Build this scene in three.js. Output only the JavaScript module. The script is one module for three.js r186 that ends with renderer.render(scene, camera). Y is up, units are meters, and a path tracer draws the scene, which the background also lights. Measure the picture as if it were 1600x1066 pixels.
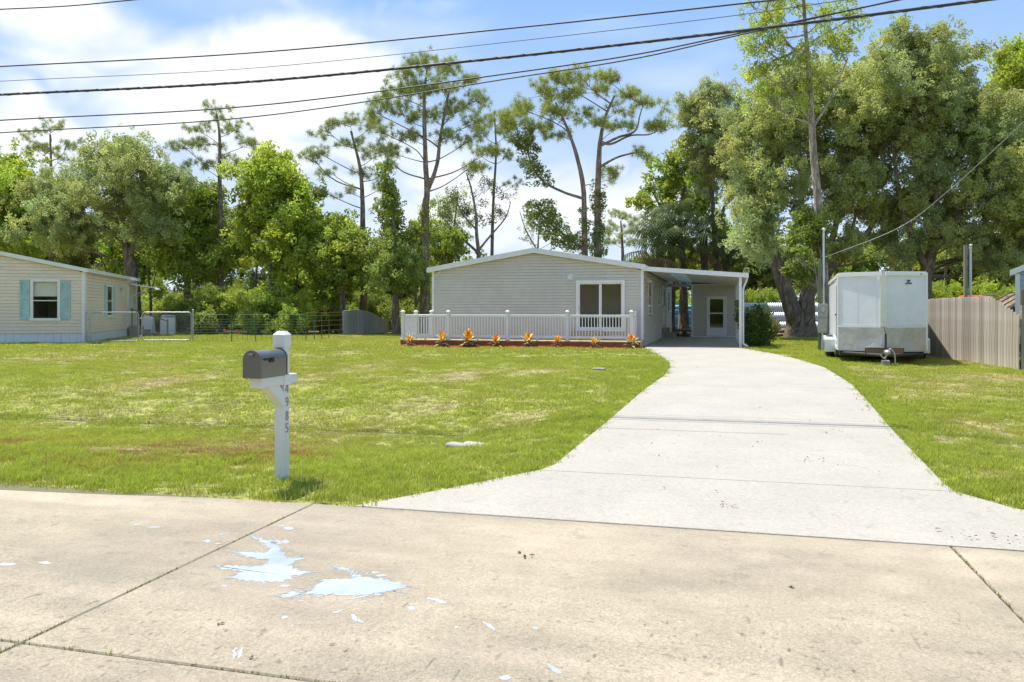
import * as THREE from 'three';
import { mergeGeometries } from 'three/addons/utils/BufferGeometryUtils.js';
import { RoundedBoxGeometry } from 'three/addons/geometries/RoundedBoxGeometry.js';
import { FontLoader } from 'three/addons/loaders/FontLoader.js';
import { TextGeometry } from 'three/addons/geometries/TextGeometry.js';

// ------------------------------------------------------------ camera, sky, sun, exposure
// World axes follow the road: x runs along it, -z into the lots. The camera looks a little left of -z.
const F = 1250, CX = 800, HY = 485, CAM_H = 1.6, PHI = Math.atan(0.26), SN = Math.sin(PHI), CS = Math.cos(PHI);
const scene = new THREE.Scene();
const camera = new THREE.PerspectiveCamera(2 * Math.atan(533 / F) * 180 / Math.PI, 1600 / 1066, 0.1, 3000);
camera.position.set(0, CAM_H, 0);
camera.rotation.y = PHI;
camera.setViewOffset(1600, 1066, 0, 533 - HY, 1600, 1066);
const renderer = new THREE.WebGLRenderer({ antialias: true });
renderer.toneMapping = THREE.LinearToneMapping;
const EXPOSURE = 2.35, SKY = 0.55;
renderer.toneMappingExposure = EXPOSURE;
renderer.shadowMap.enabled = true;
const SUN = new THREE.Vector3(-0.38, 1, -0.16).normalize();
const sun = new THREE.DirectionalLight(new THREE.Color().setRGB(1, 0.955, 0.88), 3.3);
sun.position.copy(SUN).multiplyScalar(120);
sun.castShadow = true;
sun.shadow.mapSize.set(4096, 4096);
Object.assign(sun.shadow.camera, { left: -60, right: 60, top: 60, bottom: -60, near: 1, far: 300 });
scene.add(sun, sun.target);

// ------------------------------------------------------------ random numbers and noise
function mulberry(a) { return () => { a |= 0; a = a + 0x6D2B79F5 | 0; let t = Math.imul(a ^ a >>> 15, 1 | a); t = t + Math.imul(t ^ t >>> 7, 61 | t) ^ t; return ((t ^ t >>> 14) >>> 0) / 4294967296; }; }
let rnd = mulberry(7);
const rr = (a, b) => a + (b - a) * rnd();
const clamp = (x, a = 0, b = 1) => Math.min(b, Math.max(a, x));
const sstep = (a, b, x) => { const t = clamp((x - a) / (b - a)); return t * t * (3 - 2 * t); };
const lerp = (a, b, t) => a + (b - a) * t;
const hash3 = (x, y, z) => { let h = Math.imul(x, 374761393) + Math.imul(y, 668265263) + Math.imul(z, 1274126177) | 0; h = Math.imul(h ^ h >>> 13, 1274126177); return ((h ^ h >>> 16) >>> 0) / 4294967296; };
function n3(x, y, z = 0) {
  const xi = Math.floor(x), yi = Math.floor(y), zi = Math.floor(z);
  let u = x - xi, v = y - yi, w = z - zi; u = u * u * (3 - 2 * u); v = v * v * (3 - 2 * v); w = w * w * (3 - 2 * w);
  const a = lerp(lerp(hash3(xi, yi, zi), hash3(xi + 1, yi, zi), u), lerp(hash3(xi, yi + 1, zi), hash3(xi + 1, yi + 1, zi), u), v);
  if (w === 0) return a;
  const b = lerp(lerp(hash3(xi, yi, zi + 1), hash3(xi + 1, yi, zi + 1), u), lerp(hash3(xi, yi + 1, zi + 1), hash3(xi + 1, yi + 1, zi + 1), u), v);
  return lerp(a, b, w);
}
function fbm(x, y, z = 0, oct = 4) { let s = 0, a = 0.5, t = 0; for (let i = 0; i < oct; i++) { s += a * n3(x, y, z); t += a; a *= 0.5; x = x * 2.03 + 17.3; y = y * 2.03 + 5.1; z *= 2; } return s / t; }
// tileable noise with period p cells
const tn = (x, y, p, s = 0) => { const xi = Math.floor(x), yi = Math.floor(y), m = (k) => ((k % p) + p) % p; let u = x - xi, v = y - yi; u = u * u * (3 - 2 * u); v = v * v * (3 - 2 * v); return lerp(lerp(hash3(m(xi), m(yi), s), hash3(m(xi + 1), m(yi), s), u), lerp(hash3(m(xi), m(yi + 1), s), hash3(m(xi + 1), m(yi + 1), s), u), v); };
const tf = (u, v, p, oct = 4, s = 0) => { let r = 0, a = 0.5, t = 0; for (let i = 0; i < oct; i++) { r += a * tn(u * p, v * p, p, s + i); t += a; a *= 0.55; p *= 2; } return r / t; };

// ------------------------------------------------------------ the sky
{
  const W = 2048, Hh = 1024, data = new Float32Array(W * Hh * 4);
  const r0 = mulberry(91);
  const blobs = [];                                   // clouds: azimuth and height in degrees, size, weight
  const px = (x, y, rx, ry, w) => { const s = (x - CX) / F; blobs.push([Math.atan(s) * 57.3, Math.atan((HY - y) / F / Math.hypot(1, s)) * 57.3, rx / 21, ry / 21, w]); };
  px(300, 110, 230, 75, 1); px(480, 70, 90, 55, .8); px(120, 260, 220, 50, .75); px(400, 190, 200, 60, .7); px(580, 120, 120, 40, .55); px(40, 10, 130, 25, .75);
  px(640, 300, 150, 80, .6); px(900, 280, 200, 60, .55); px(780, 360, 220, 60, .6); px(1000, 310, 90, 50, .5); px(690, 10, 120, 22, .35); px(30, 150, 60, 40, .5);
  px(1300, 400, 300, 50, .6); px(450, 260, 90, 30, .5);
  for (let i = 0; i < 60; i++) { const a = 42 + r0() * 276; blobs.push([a > 180 ? a - 360 : a, 2 + r0() * r0() * 60, 4 + r0() * 9, 1.5 + r0() * 3.5, .4 + r0() * .6]); }
  const D = new THREE.Vector3();
  for (let j = 0; j < Hh; j++) for (let i = 0; i < W; i++) {
    const th = ((i + .5) / W - .5) * 2 * Math.PI, el = ((j + .5) / Hh - .5) * Math.PI;
    D.set(Math.cos(el) * Math.cos(th), Math.sin(el), Math.cos(el) * Math.sin(th));
    const e = Math.max(el * 57.2958, 0), k = (j * W + i) * 4;
    const t = Math.pow(clamp(e / 26), .75), t2 = clamp((e - 20) / 70);
    let R = lerp(.68, .145, t), G = lerp(.76, .35, t), B = lerp(.84, .72, t);
    R = lerp(R, .17, t2); G = lerp(G, .32, t2); B = lerp(B, .60, t2);
    const sd = Math.acos(clamp(D.dot(SUN), -1, 1)) * 57.3, glow = 1.1 * Math.exp(-sd / 9) + .35 * Math.exp(-sd / 26);
    if (e > 0.01) {
      let az = Math.atan2(D.x * CS - D.z * SN, -D.x * SN - D.z * CS) * 57.2958, g = 0;
      for (const b of blobs) { let da = az - b[0]; if (da > 180) da -= 360; if (da < -180) da += 360; da *= Math.cos(el); if (Math.abs(da) > b[2] * 2.4) continue; const de = (e - b[1]) / b[3]; if (Math.abs(de) > 2.4) continue; g += b[4] * Math.exp(-((da / b[2]) ** 2) - de * de); }
      const wx = fbm(D.x * 9, D.y * 14, D.z * 9, 3) - .5;
      const n = fbm(D.x * 13 + wx * 3, D.y * 30 + wx * 4, D.z * 13, 5), w = fbm(D.x * 5 + 3, D.y * 16, D.z * 5 + 8, 4);
      let c = sstep(.28, 1.15, g * .95 + (n - .5) * 1.15 + (w - .5) * .5);
      c = Math.max(c * .93, .28 * sstep(.5, .8, w) * sstep(0, 8, e));
      const cw = .83 + (n - .5) * .22;
      R = lerp(R, cw, c); G = lerp(G, cw + .015, c); B = lerp(B, cw + .04, c);
    }
    data[k] = (R + glow) * SKY; data[k + 1] = (G + glow * .97) * SKY; data[k + 2] = (B + glow * .9) * SKY; data[k + 3] = 1;
  }
  const tex = new THREE.DataTexture(data, W, Hh, THREE.RGBAFormat, THREE.FloatType);
  tex.mapping = THREE.EquirectangularReflectionMapping; tex.magFilter = tex.minFilter = THREE.LinearFilter; tex.wrapS = THREE.RepeatWrapping; tex.needsUpdate = true;
  scene.background = tex; scene.environment = tex;
}

// ------------------------------------------------------------ pixels to places
const V = (x, y, z) => new THREE.Vector3(x, y, z);
const dirOf = (px) => { const s = (px - CX) / F; return [s * CS - SN, -s * SN - CS]; };
const at = (px, py, d) => { const [wx, wz] = dirOf(px); return V(wx * d, CAM_H + (HY - py) / F * d, wz * d); };       // d: depth along the view
const onZ = (px, py, z) => { const [, wz] = dirOf(px); return at(px, py, z / wz); };
const onX = (px, py, x) => { const [wx] = dirOf(px); return at(px, py, x / wx); };
const ROAD_Z = -6;
const rise = (z) => 0.2 * sstep(0, 20, ROAD_Z - z);
const onRise = (px, py) => { let d = 10, p; for (let i = 0; i < 30; i++) { p = at(px, py, d); d = (CAM_H - rise(p.z)) * F / (py - HY); } return at(px, py, d); };
const DL = [[1004, 545.5], [1030, 555], [1043, 564], [1048, 573], [1038, 588], [1008, 609], [955, 655], [860, 733], [700, 764], [555, 789]].map(([a, b]) => onRise(a, b));
const DR = [[1159, 545], [1205, 553], [1250, 563], [1290, 576], [1330, 601], [1358, 630], [1385, 663], [1430, 711], [1485, 768], [1600, 800]].map(([a, b]) => onRise(a, b));
DL[DL.length - 1].z = ROAD_Z; DR.push(V(5.4, 0, ROAD_Z));
const edgeX = (P, z) => { if (z <= P[0].z) return P[0].x; for (let i = 1; i < P.length; i++) if (z <= P[i].z) { const t = (z - P[i - 1].z) / (P[i].z - P[i - 1].z || 1e-6); return lerp(P[i - 1].x, P[i].x, t); } return P[P.length - 1].x; };
const driveDist = (x, z) => (z > ROAD_Z || z < -43) ? 99 : Math.max(edgeX(DL, z) - x, x - edgeX(DR, z));
function ground(x, z) {
  if (z > ROAD_Z) return z > -0.26 ? 0 : -0.08;
  const d = ROAD_Z - z, dd = driveDist(x, z);
  let y = rise(z);
  const side = x > 2 ? 0.62 : 1;
  y -= 0.36 * side * Math.exp(-(((d - 4.9) / 2.3) ** 2)) * sstep(0.1, 2.6, dd);
  y += (fbm(x * .35, z * .35, 0, 2) - .5) * .07 * sstep(.3, 2, dd) * sstep(0, 1.5, d) * sstep(46, 20, d + Math.abs(x) * .3);
  if (dd < 0) y -= 0.05;
  return y;
}
const onGround = (px, py) => { let d = 10, p; for (let i = 0; i < 60; i++) { p = at(px, py, d); d = lerp(d, (CAM_H - ground(p.x, p.z)) * F / (py - HY), .7); } return at(px, py, d); };
const drop = (p) => V(p.x, ground(p.x, p.z), p.z);

// ------------------------------------------------------------ builders
const used = new Map();
function numbered(n) { const k = used.get(n) || 0; used.set(n, k + 1); return k ? n + '_' + String(k).padStart(3, '0') : n; }
function tag(o, label, category, group, kind) { Object.assign(o.userData, label && { label }, category && { category }, group && { group }, kind && { kind }); return o; }
function thing(name, label, category, pos = [0, 0, 0], turn = 0, group) { const o = new THREE.Group(); o.name = numbered(name); o.position.set(...(pos.isVector3 ? pos.toArray() : pos)); o.rotation.y = turn; scene.add(o); return tag(o, label, category, group); }
function mesh(name, geo, mat, parent, kind) { const m = new THREE.Mesh(geo, mat); m.name = parent === scene ? numbered(name) : name; m.castShadow = m.receiveShadow = true; if (kind) m.userData.kind = kind; parent.add(m); return m; }
function boxUV(g) { g = g.index ? g.toNonIndexed() : g; g.computeVertexNormals(); const p = g.attributes.position, n = g.attributes.normal, uv = new Float32Array(p.count * 2);
  for (let i = 0; i < p.count; i++) { const ax = Math.abs(n.getX(i)), ay = Math.abs(n.getY(i)), az = Math.abs(n.getZ(i)); const x = p.getX(i), y = p.getY(i), z = p.getZ(i);
    if (ay >= ax && ay >= az) { uv[2 * i] = x; uv[2 * i + 1] = z; } else if (ax >= az) { uv[2 * i] = z; uv[2 * i + 1] = y; } else { uv[2 * i] = x; uv[2 * i + 1] = y; } }
  g.setAttribute('uv', new THREE.BufferAttribute(uv, 2)); return g; }
const bx = (w, h, d, x = 0, y = 0, z = 0) => boxUV(new THREE.BoxGeometry(w, h, d).translate(x, y, z));
const rb = (w, h, d, x = 0, y = 0, z = 0, r = .012) => { const g = new RoundedBoxGeometry(w, h, d, 2, Math.min(r, w / 2.1, h / 2.1, d / 2.1)).translate(x, y, z); const p = g.attributes.position, n = g.attributes.normal, uv = g.attributes.uv; for (let i = 0; i < p.count; i++) { const a = Math.abs(n.getX(i)), b = Math.abs(n.getY(i)), c = Math.abs(n.getZ(i)); if (b >= a && b >= c) uv.setXY(i, p.getX(i), p.getZ(i)); else if (a >= c) uv.setXY(i, p.getZ(i), p.getY(i)); else uv.setXY(i, p.getX(i), p.getY(i)); } return g; };
function rod(a, b, r, seg = 6, r2 = r) { const d = b.clone().sub(a), L = d.length(); const g = new THREE.CylinderGeometry(r2, r, L, seg, 1); g.translate(0, L / 2, 0); g.applyQuaternion(new THREE.Quaternion().setFromUnitVectors(V(0, 1, 0), d.normalize())); return g.translate(a.x, a.y, a.z); }
function prism(pts, depth, bevel = 0) { const s = new THREE.Shape(pts.map((p) => new THREE.Vector2(p[0], p[1]))); return boxUV(new THREE.ExtrudeGeometry(s, { depth, bevelEnabled: bevel > 0, bevelSize: bevel, bevelThickness: bevel, bevelSegments: 1, steps: 1 })); }
// tapering tube through points, with a knobbly skin
function limbTube(pts, radii, seg = 8, n = 12, rough = 0, seed = 0) {
  const c = new THREE.CatmullRomCurve3(pts, false, 'catmullrom', .5), pos = [], uv = [], idx = [];
  let up = V(1, 0, .13), L = 0, prev = null;
  for (let i = 0; i <= n; i++) {
    const t = i / n, p = c.getPoint(t), T = c.getTangent(t); if (prev) L += p.distanceTo(prev); prev = p;
    const B = V().crossVectors(T, up).normalize(); up = V().crossVectors(B, T).normalize();
    const f = t * (radii.length - 1), k = Math.min(Math.floor(f), radii.length - 2), r = lerp(radii[k], radii[k + 1], f - k);
    for (let j = 0; j <= seg; j++) { const a = j / seg * Math.PI * 2, q = r * (1 + rough * (fbm(Math.cos(a) * 1.5 + seed, Math.sin(a) * 1.5 + t * 9, L * 1.2, 2) - .5) * 2); const o = up.clone().multiplyScalar(Math.cos(a) * q).addScaledVector(B, Math.sin(a) * q).add(p); pos.push(o.x, o.y, o.z); uv.push(j / seg * Math.max(.3, r * 6.28), L); }
  }
  for (let i = 0; i < n; i++) for (let j = 0; j < seg; j++) { const a = i * (seg + 1) + j, b = a + seg + 1; idx.push(a, a + 1, b, b, a + 1, b + 1); }
  const g = new THREE.BufferGeometry(); g.setAttribute('position', new THREE.Float32BufferAttribute(pos, 3)); g.setAttribute('uv', new THREE.Float32BufferAttribute(uv, 2)); g.setIndex(idx); g.computeVertexNormals(); return g;
}

// ------------------------------------------------------------ materials
function tex(size, fn, repeat, srgb = true, sizeY = size) {
  const d = new Uint8Array(size * sizeY * 4);
  for (let j = 0; j < sizeY; j++) for (let i = 0; i < size; i++) { const c = fn(i / size, j / sizeY), k = (j * size + i) * 4; const a = Array.isArray(c) ? c : [c, c, c]; for (let m = 0; m < 3; m++) d[k + m] = clamp(a[m]) * 255; d[k + 3] = a.length > 3 ? clamp(a[3]) * 255 : 255; }
  const t = new THREE.DataTexture(d, size, sizeY); t.wrapS = t.wrapT = THREE.RepeatWrapping; t.magFilter = THREE.LinearFilter; t.minFilter = THREE.LinearMipmapLinearFilter; t.generateMipmaps = true; if (srgb) t.colorSpace = THREE.SRGBColorSpace; if (repeat) t.repeat.set(...repeat); t.needsUpdate = true; return t;
}
const rgb = (r, g, b) => new THREE.Color().setRGB(r, g, b);
const mat = (c, rough = .8, o = {}) => new THREE.MeshStandardMaterial({ color: Array.isArray(c) ? rgb(...c) : c, roughness: rough, side: THREE.DoubleSide, ...o });
const phys = (c, rough = .8, o = {}) => new THREE.MeshPhysicalMaterial({ color: rgb(...c), roughness: rough, side: THREE.DoubleSide, ...o });
const grime = tex(512, (u, v) => { const a = tf(u, v, 4, 5), b = tf(u, v, 32, 3, 9); return .86 + (a - .5) * .22 + (b - .5) * .12; }, [.4, .4]);
const faint = tex(256, (u, v) => .95 + (tf(u, v, 3, 4, 3) - .5) * .09 + (tf(u, v, 48, 2, 5) - .5) * .05, [.13, .13]);
const grainV = tex(256, (u, v) => { const a = tn(u * 40, v * 3, 64, 3) * .5 + tn(u * 90, v * 6, 128, 5) * .5, b = tf(u, v, 4, 3, 2); return .74 + (a - .5) * .34 + (b - .5) * .25; }, [1.6, .5]);
const fine = tex(256, (u, v) => tf(u, v, 32, 3, 4), [6, 6], false);
const barkT = tex(256, (u, v) => { const r = Math.abs(tn(u * 10 + tf(u, v, 8, 2) * 2, v * 5, 40, 1) - .5) * 2, f = tf(u, v, 24, 3, 6); return [.62 + r * .3 + (f - .5) * .4, .60 + r * .3 + (f - .5) * .4, .58 + r * .28 + (f - .5) * .36]; }, [1, .35]);
const barkB = tex(256, (u, v) => Math.abs(tn(u * 10 + tf(u, v, 8, 2) * 2, v * 5, 40, 1) - .5) * 1.6 + tf(u, v, 24, 2, 6) * .3, [1, .35], false);
const M = {
  sidingGrey: mat([.63, .585, .515], .6, { map: faint }), sidingTan: mat([.83, .70, .57], .65, { map: faint }), sidingBlue: mat([.36, .46, .58], .65, { map: faint }),
  white: mat([.82, .815, .80], .5, { map: faint }), vinyl: mat([.82, .82, .81], .4, { map: faint }), skirt: mat([.78, .80, .82], .6, { map: faint }),
  teal: mat([.46, .72, .70], .6, { map: grime }), roof: mat([.42, .40, .37], .85, { map: grime }), ceiling: mat([.80, .79, .76], .5),
  glass: phys([1, 1, 1], .02, { transmission: 1, thickness: 0, ior: 1.5 }), room: mat([.48, .45, .40], .9), blind: mat([.6, .58, .54], .8), dark: mat([.03, .03, .03], .8), rubber: mat([.022, .022, .022], .85, { bumpMap: fine, bumpScale: .003 }),
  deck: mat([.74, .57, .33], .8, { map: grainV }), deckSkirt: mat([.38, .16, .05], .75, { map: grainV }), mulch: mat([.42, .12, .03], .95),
  fence: mat([.68, .58, .46], .88, { map: grainV }), fenceB: mat([.54, .46, .37], .9, { map: grainV }), fenceC: mat([.78, .68, .56], .88, { map: grainV }), lumber: mat([.42, .27, .14], .85, { map: grainV }),
  panelGrey: mat([.62, .64, .63], .6, { map: grainV }), panelGreyB: mat([.74, .75, .74], .6, { map: grainV }), galv: phys([.55, .57, .59], .42, { metalness: .8, map: grime }), galvPipe: mat([.62, .65, .68], .45, { metalness: .55 }),
  greenSteel: mat([.05, .11, .07], .6, { metalness: .2 }), greyBox: mat([.40, .40, .37], .55, { map: grime }), conduit: mat([.50, .52, .54], .45, { metalness: .5 }), greenPost: mat([.25, .28, .17], .9, { map: grainV }),
  trailer: phys([.78, .80, .82], .32, { map: faint, clearcoat: .3, clearcoatRoughness: .2 }), plate: mat([.55, .54, .52], .4, { metalness: .75, map: grime }), trim: mat([.72, .73, .72], .4, { metalness: .35 }), ridge: mat([.80, .79, .72], .5, { map: faint }), rust: mat([.22, .12, .06], .9), steelDark: mat([.05, .05, .045], .6, { metalness: .3 }),
  bark: mat([.32, .265, .205], .95, { map: barkT, bumpMap: barkB, bumpScale: .03 }), barkPine: mat([.42, .34, .27], .95, { map: barkT, bumpMap: barkB, bumpScale: .02 }), barkPale: mat([.50, .45, .38], .95, { map: barkT, bumpMap: barkB, bumpScale: .012 }), barkPalm: mat([.24, .19, .13], .95, { map: barkT, bumpMap: barkB, bumpScale: .03 }),
  blueStuff: mat([.12, .42, .58], .55), orange: mat([.75, .10, .02], .5), wire: mat([.035, .035, .04], .6), wireGrey: mat([.30, .30, .29], .6), appliance: phys([.74, .75, .76], .3, { clearcoat: .4, clearcoatRoughness: .15 }),
  brickC: mat([.36, .30, .25], .9, { map: grime }), block: mat([.42, .40, .37], .9, { map: grime }), concreteOld: mat([.48, .46, .42], .9, { map: grime }),
};
const leafMat = (r, g, b, tr = .4) => phys([r, g, b], .62, { transmission: tr, thickness: 0, specularIntensity: .35 });

// ------------------------------------------------------------ ground, road, driveway
const drySpots = [[300, 590, 60, 10], [470, 596, 40, 8], [575, 575, 60, 8], [640, 632, 40, 10], [700, 632, 34, 10], [820, 655, 40, 10], [520, 680, 40, 8], [330, 700, 90, 14], [150, 705, 60, 10], [510, 556, 30, 5], [560, 525, 40, 4], [100, 560, 80, 7], [230, 600, 50, 8], [720, 590, 50, 7], [830, 580, 70, 6],
  [1480, 605, 90, 10], [1450, 618, 60, 8], [1540, 668, 50, 12], [1440, 682, 40, 8], [1580, 700, 40, 10], [1380, 590, 50, 7], [1560, 590, 60, 6], [1530, 740, 40, 10]].map(([x, y, rx, ry]) => { const p = onGround(x, y), q = onGround(x + rx, y), r = onGround(x, y - ry); return [p.x, p.z, p.distanceTo(q), Math.hypot(r.x - p.x, r.z - p.z)]; });
function dry(x, z) {
  let s = sstep(.6, .82, fbm(x * .55 + 9, z * .42, 0, 4)) * .45;
  for (const [a, b, rx, rz] of drySpots) { const q = ((x - a) / rx) ** 2 + ((z - b) / rz) ** 2; if (q < 5) s += .65 * Math.exp(-q) * (.35 + 1.2 * fbm(x * 2.2, z * 2.2, 3, 3)); }
  return clamp(s + (fbm(x * 3, z * 3, 5, 2) - .5) * .5);
}
const wetSpots = [[330, 700, 100, 12], [150, 706, 80, 10], [440, 712, 60, 7], [40, 690, 50, 8]].map(([x, y, rx, ry]) => { const p = onGround(x, y), q = onGround(x + rx, y), r = onGround(x, y - ry); return [p.x, p.z, p.distanceTo(q), Math.hypot(r.x - p.x, r.z - p.z)]; });
const rusty = (x, z) => { let s = 0; for (const [a, b, rx, rz] of wetSpots) { const q = ((x - a) / rx) ** 2 + ((z - b) / rz) ** 2; if (q < 5) s += Math.exp(-q) * sstep(.35, .7, fbm(x * 3, z * 3, 9, 3)) * 1.8; } return clamp(s); };
const wood = (x, z) => sstep(42, 47, -z + fbm(x * .2, z * .2, 1, 2) * 3) * sstep(60, 25, Math.abs(x + 5)) + sstep(70, 90, -z);
{
  const axis = (a, dense0, dense1, step, b) => { const r = []; let s = step, x = dense0; const lo = []; while (x > a) { x -= s; s *= 1.25; lo.unshift(Math.max(x, a)); } r.push(...lo); for (x = dense0; x < dense1; x += step) r.push(x); s = step; while (x < b) { r.push(x); x += s; s *= 1.25; } r.push(b); return r; };
  const xs = axis(-900, -22, 14, .2, 900), zs = [...axis(-1500, -52, -6.02, .2, -6.02), -5.98, -.3, -.2, 5, 20, 60, 200, 900].sort((a, b) => a - b);
  const pos = [], col = [], uv = [], idx = [];
  for (const z of zs) for (const x of xs) {
    const y = z > -5.99 && z < -.25 ? -.08 : ground(x, z); pos.push(x, y, z); uv.push(x, z);
    const d = dry(x, z), w = clamp(wood(x, z)), k = .85 + .3 * fbm(x * 1.7, z * 1.7, 2, 2);
    const g = [lerp(.31, .40, d) * k, lerp(.32, .33, d) * k, lerp(.055, .16, d) * k], f = [.17 * k, .125 * k, .07 * k];
    const ru = rusty(x, z); g[0] = lerp(g[0], .27 * k, ru); g[1] = lerp(g[1], .17 * k, ru); g[2] = lerp(g[2], .05 * k, ru); col.push(lerp(g[0], f[0], w), lerp(g[1], f[1], w), lerp(g[2], f[2], w));
  }
  const nx = xs.length; for (let j = 0; j < zs.length - 1; j++) for (let i = 0; i < nx - 1; i++) { const a = j * nx + i, b = a + nx; idx.push(a, b, a + 1, b, b + 1, a + 1); }
  const g = new THREE.BufferGeometry(); g.setAttribute('position', new THREE.Float32BufferAttribute(pos, 3)); g.setAttribute('color', new THREE.Float32BufferAttribute(col, 3)); g.setAttribute('uv', new THREE.Float32BufferAttribute(uv, 2)); g.setIndex(idx); g.computeVertexNormals();
  const soil = tex(512, (u, v) => { const a = tf(u, v, 24, 4, 1), b = tf(u, v, 90, 2, 5); return .78 + (a - .5) * .7 + (b - .5) * .5; }, [.5, .5]);
  mesh('ground', g, mat([1, 1, 1], .95, { vertexColors: true, map: soil }), scene, 'structure');
}
const roadMap = tex(2048, (u, v) => {
  const x = u * 9 - 6.2, z = v * 9 - 8;                                   // metres, so that the worn strip follows the kerb line
  const streak = fbm(x * .5, z * 5, 3, 3) - .5, blot = fbm(x * .8 + 4, z * 1.1, 7, 4) - .5, med = fbm(x * 4, z * 5, 1, 3) - .5;
  const h = hash3(Math.floor(u * 2048), Math.floor(v * 2048), 5), h2 = hash3(Math.floor(u * 1024), Math.floor(v * 1024), 8), h3 = n3(u * 640, v * 640, .5);
  const agg = sstep(-4.9, -3.4, z + blot * 3);                             // coarser, more open surface in the wheel path
  const strip = sstep(.34, .05, Math.abs(z + 5.62 + fbm(x * .7, z, 2, 2) * .25));
  let k = .80 + streak * .14 + blot * .17 + med * .10 + (h - .5) * .05 + (h2 - .5) * lerp(.05, .13, agg) + (h3 - .5) * .10 + strip * .055;
  const pit = sstep(.88, .97, n3(u * 900 + 7, v * 900, .2)) * .13 + sstep(.72, .8, fbm(x * 9, z * 9, 4, 3)) * .045; k -= pit; k -= .16 * agg * sstep(.80, .9, n3(u * 420, v * 150, .7)) + .14 * agg * sstep(.82, .9, n3(u * 170 + 40, v * 420, 3.3));
  return [k * 1.0, k * .945 - streak * .01, k * .855 - blot * .03];
}, [1 / 9, 1 / 9]);
roadMap.offset.set(6.2 / 9, 8 / 9);
const driveMap = tex(1024, (u, v) => { const a = tf(u, v, 5, 5, 2), h = hash3(Math.floor(u * 1024), Math.floor(v * 1024), 3), h2 = tf(u, v, 170, 2, 7); const k = .86 + (a - .5) * .07 + (h - .5) * .09 + (h2 - .5) * .11 - sstep(.68, .8, tf(u, v, 40, 3, 12)) * .04; return [k, k * .99, k * .965]; }, [1 / 3.1, 1 / 3.1]);
const gritB = tex(512, (u, v) => tf(u, v, 64, 3, 2), [2.2, 2.2], false);
M.road = mat([.475, .452, .41], .93, { map: roadMap, bumpMap: gritB, bumpScale: .002 });
M.drive = mat([.475, .448, .402], .92, { map: driveMap, bumpMap: gritB, bumpScale: .0015 });
M.joint = mat([.13, .125, .06], .98);
// a slab: outline (x, z) counter-clockwise, top height by function, edges rounded by a narrow chamfer
function slab(outline, top, thick = .14, ch = .008, cell = .5) {
  const pos = [], idx = [], n = outline.length;
  const inset = outline.map((p, i) => { const a = outline[(i + n - 1) % n], b = outline[(i + 1) % n]; let dx = (b[0] - p[0]) / (Math.hypot(b[0] - p[0], b[1] - p[1]) || 1) + (a[0] - p[0]) / (Math.hypot(a[0] - p[0], a[1] - p[1]) || 1), dz = (b[1] - p[1]) / (Math.hypot(b[0] - p[0], b[1] - p[1]) || 1) + (a[1] - p[1]) / (Math.hypot(a[0] - p[0], a[1] - p[1]) || 1); let L = Math.hypot(dx, dz); if (L < .2) { dx = -(b[1] - a[1]); dz = b[0] - a[0]; L = Math.hypot(dx, dz); } dx /= L; dz /= L; const cx = outline.reduce((s, q) => s + q[0], 0) / n, cz = outline.reduce((s, q) => s + q[1], 0) / n; if (dx * (cx - p[0]) + dz * (cz - p[1]) < 0) { dx = -dx; dz = -dz; } return [p[0] + dx * ch * 1.4, p[1] + dz * ch * 1.4]; });
  const rings = [[outline, (x, z) => top(x, z) - thick], [outline, (x, z) => top(x, z) - ch], [inset, top]];
  for (const [r, f] of rings) for (const [x, z] of r) pos.push(x, f(x, z), z);
  for (let k = 0; k < 2; k++) for (let i = 0; i < n; i++) { const a = k * n + i, b = k * n + (i + 1) % n; idx.push(a, a + n, b, b, a + n, b + n); }
  const tri = THREE.ShapeUtils.triangulateShape(inset.map((p) => new THREE.Vector2(p[0], p[1])), []);
  for (const t of tri) idx.push(2 * n + t[0], 2 * n + t[1], 2 * n + t[2]);
  let g = new THREE.BufferGeometry(); g.setAttribute('position', new THREE.Float32BufferAttribute(pos, 3)); g.setIndex(idx);
  return boxUV(g);
}
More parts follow.
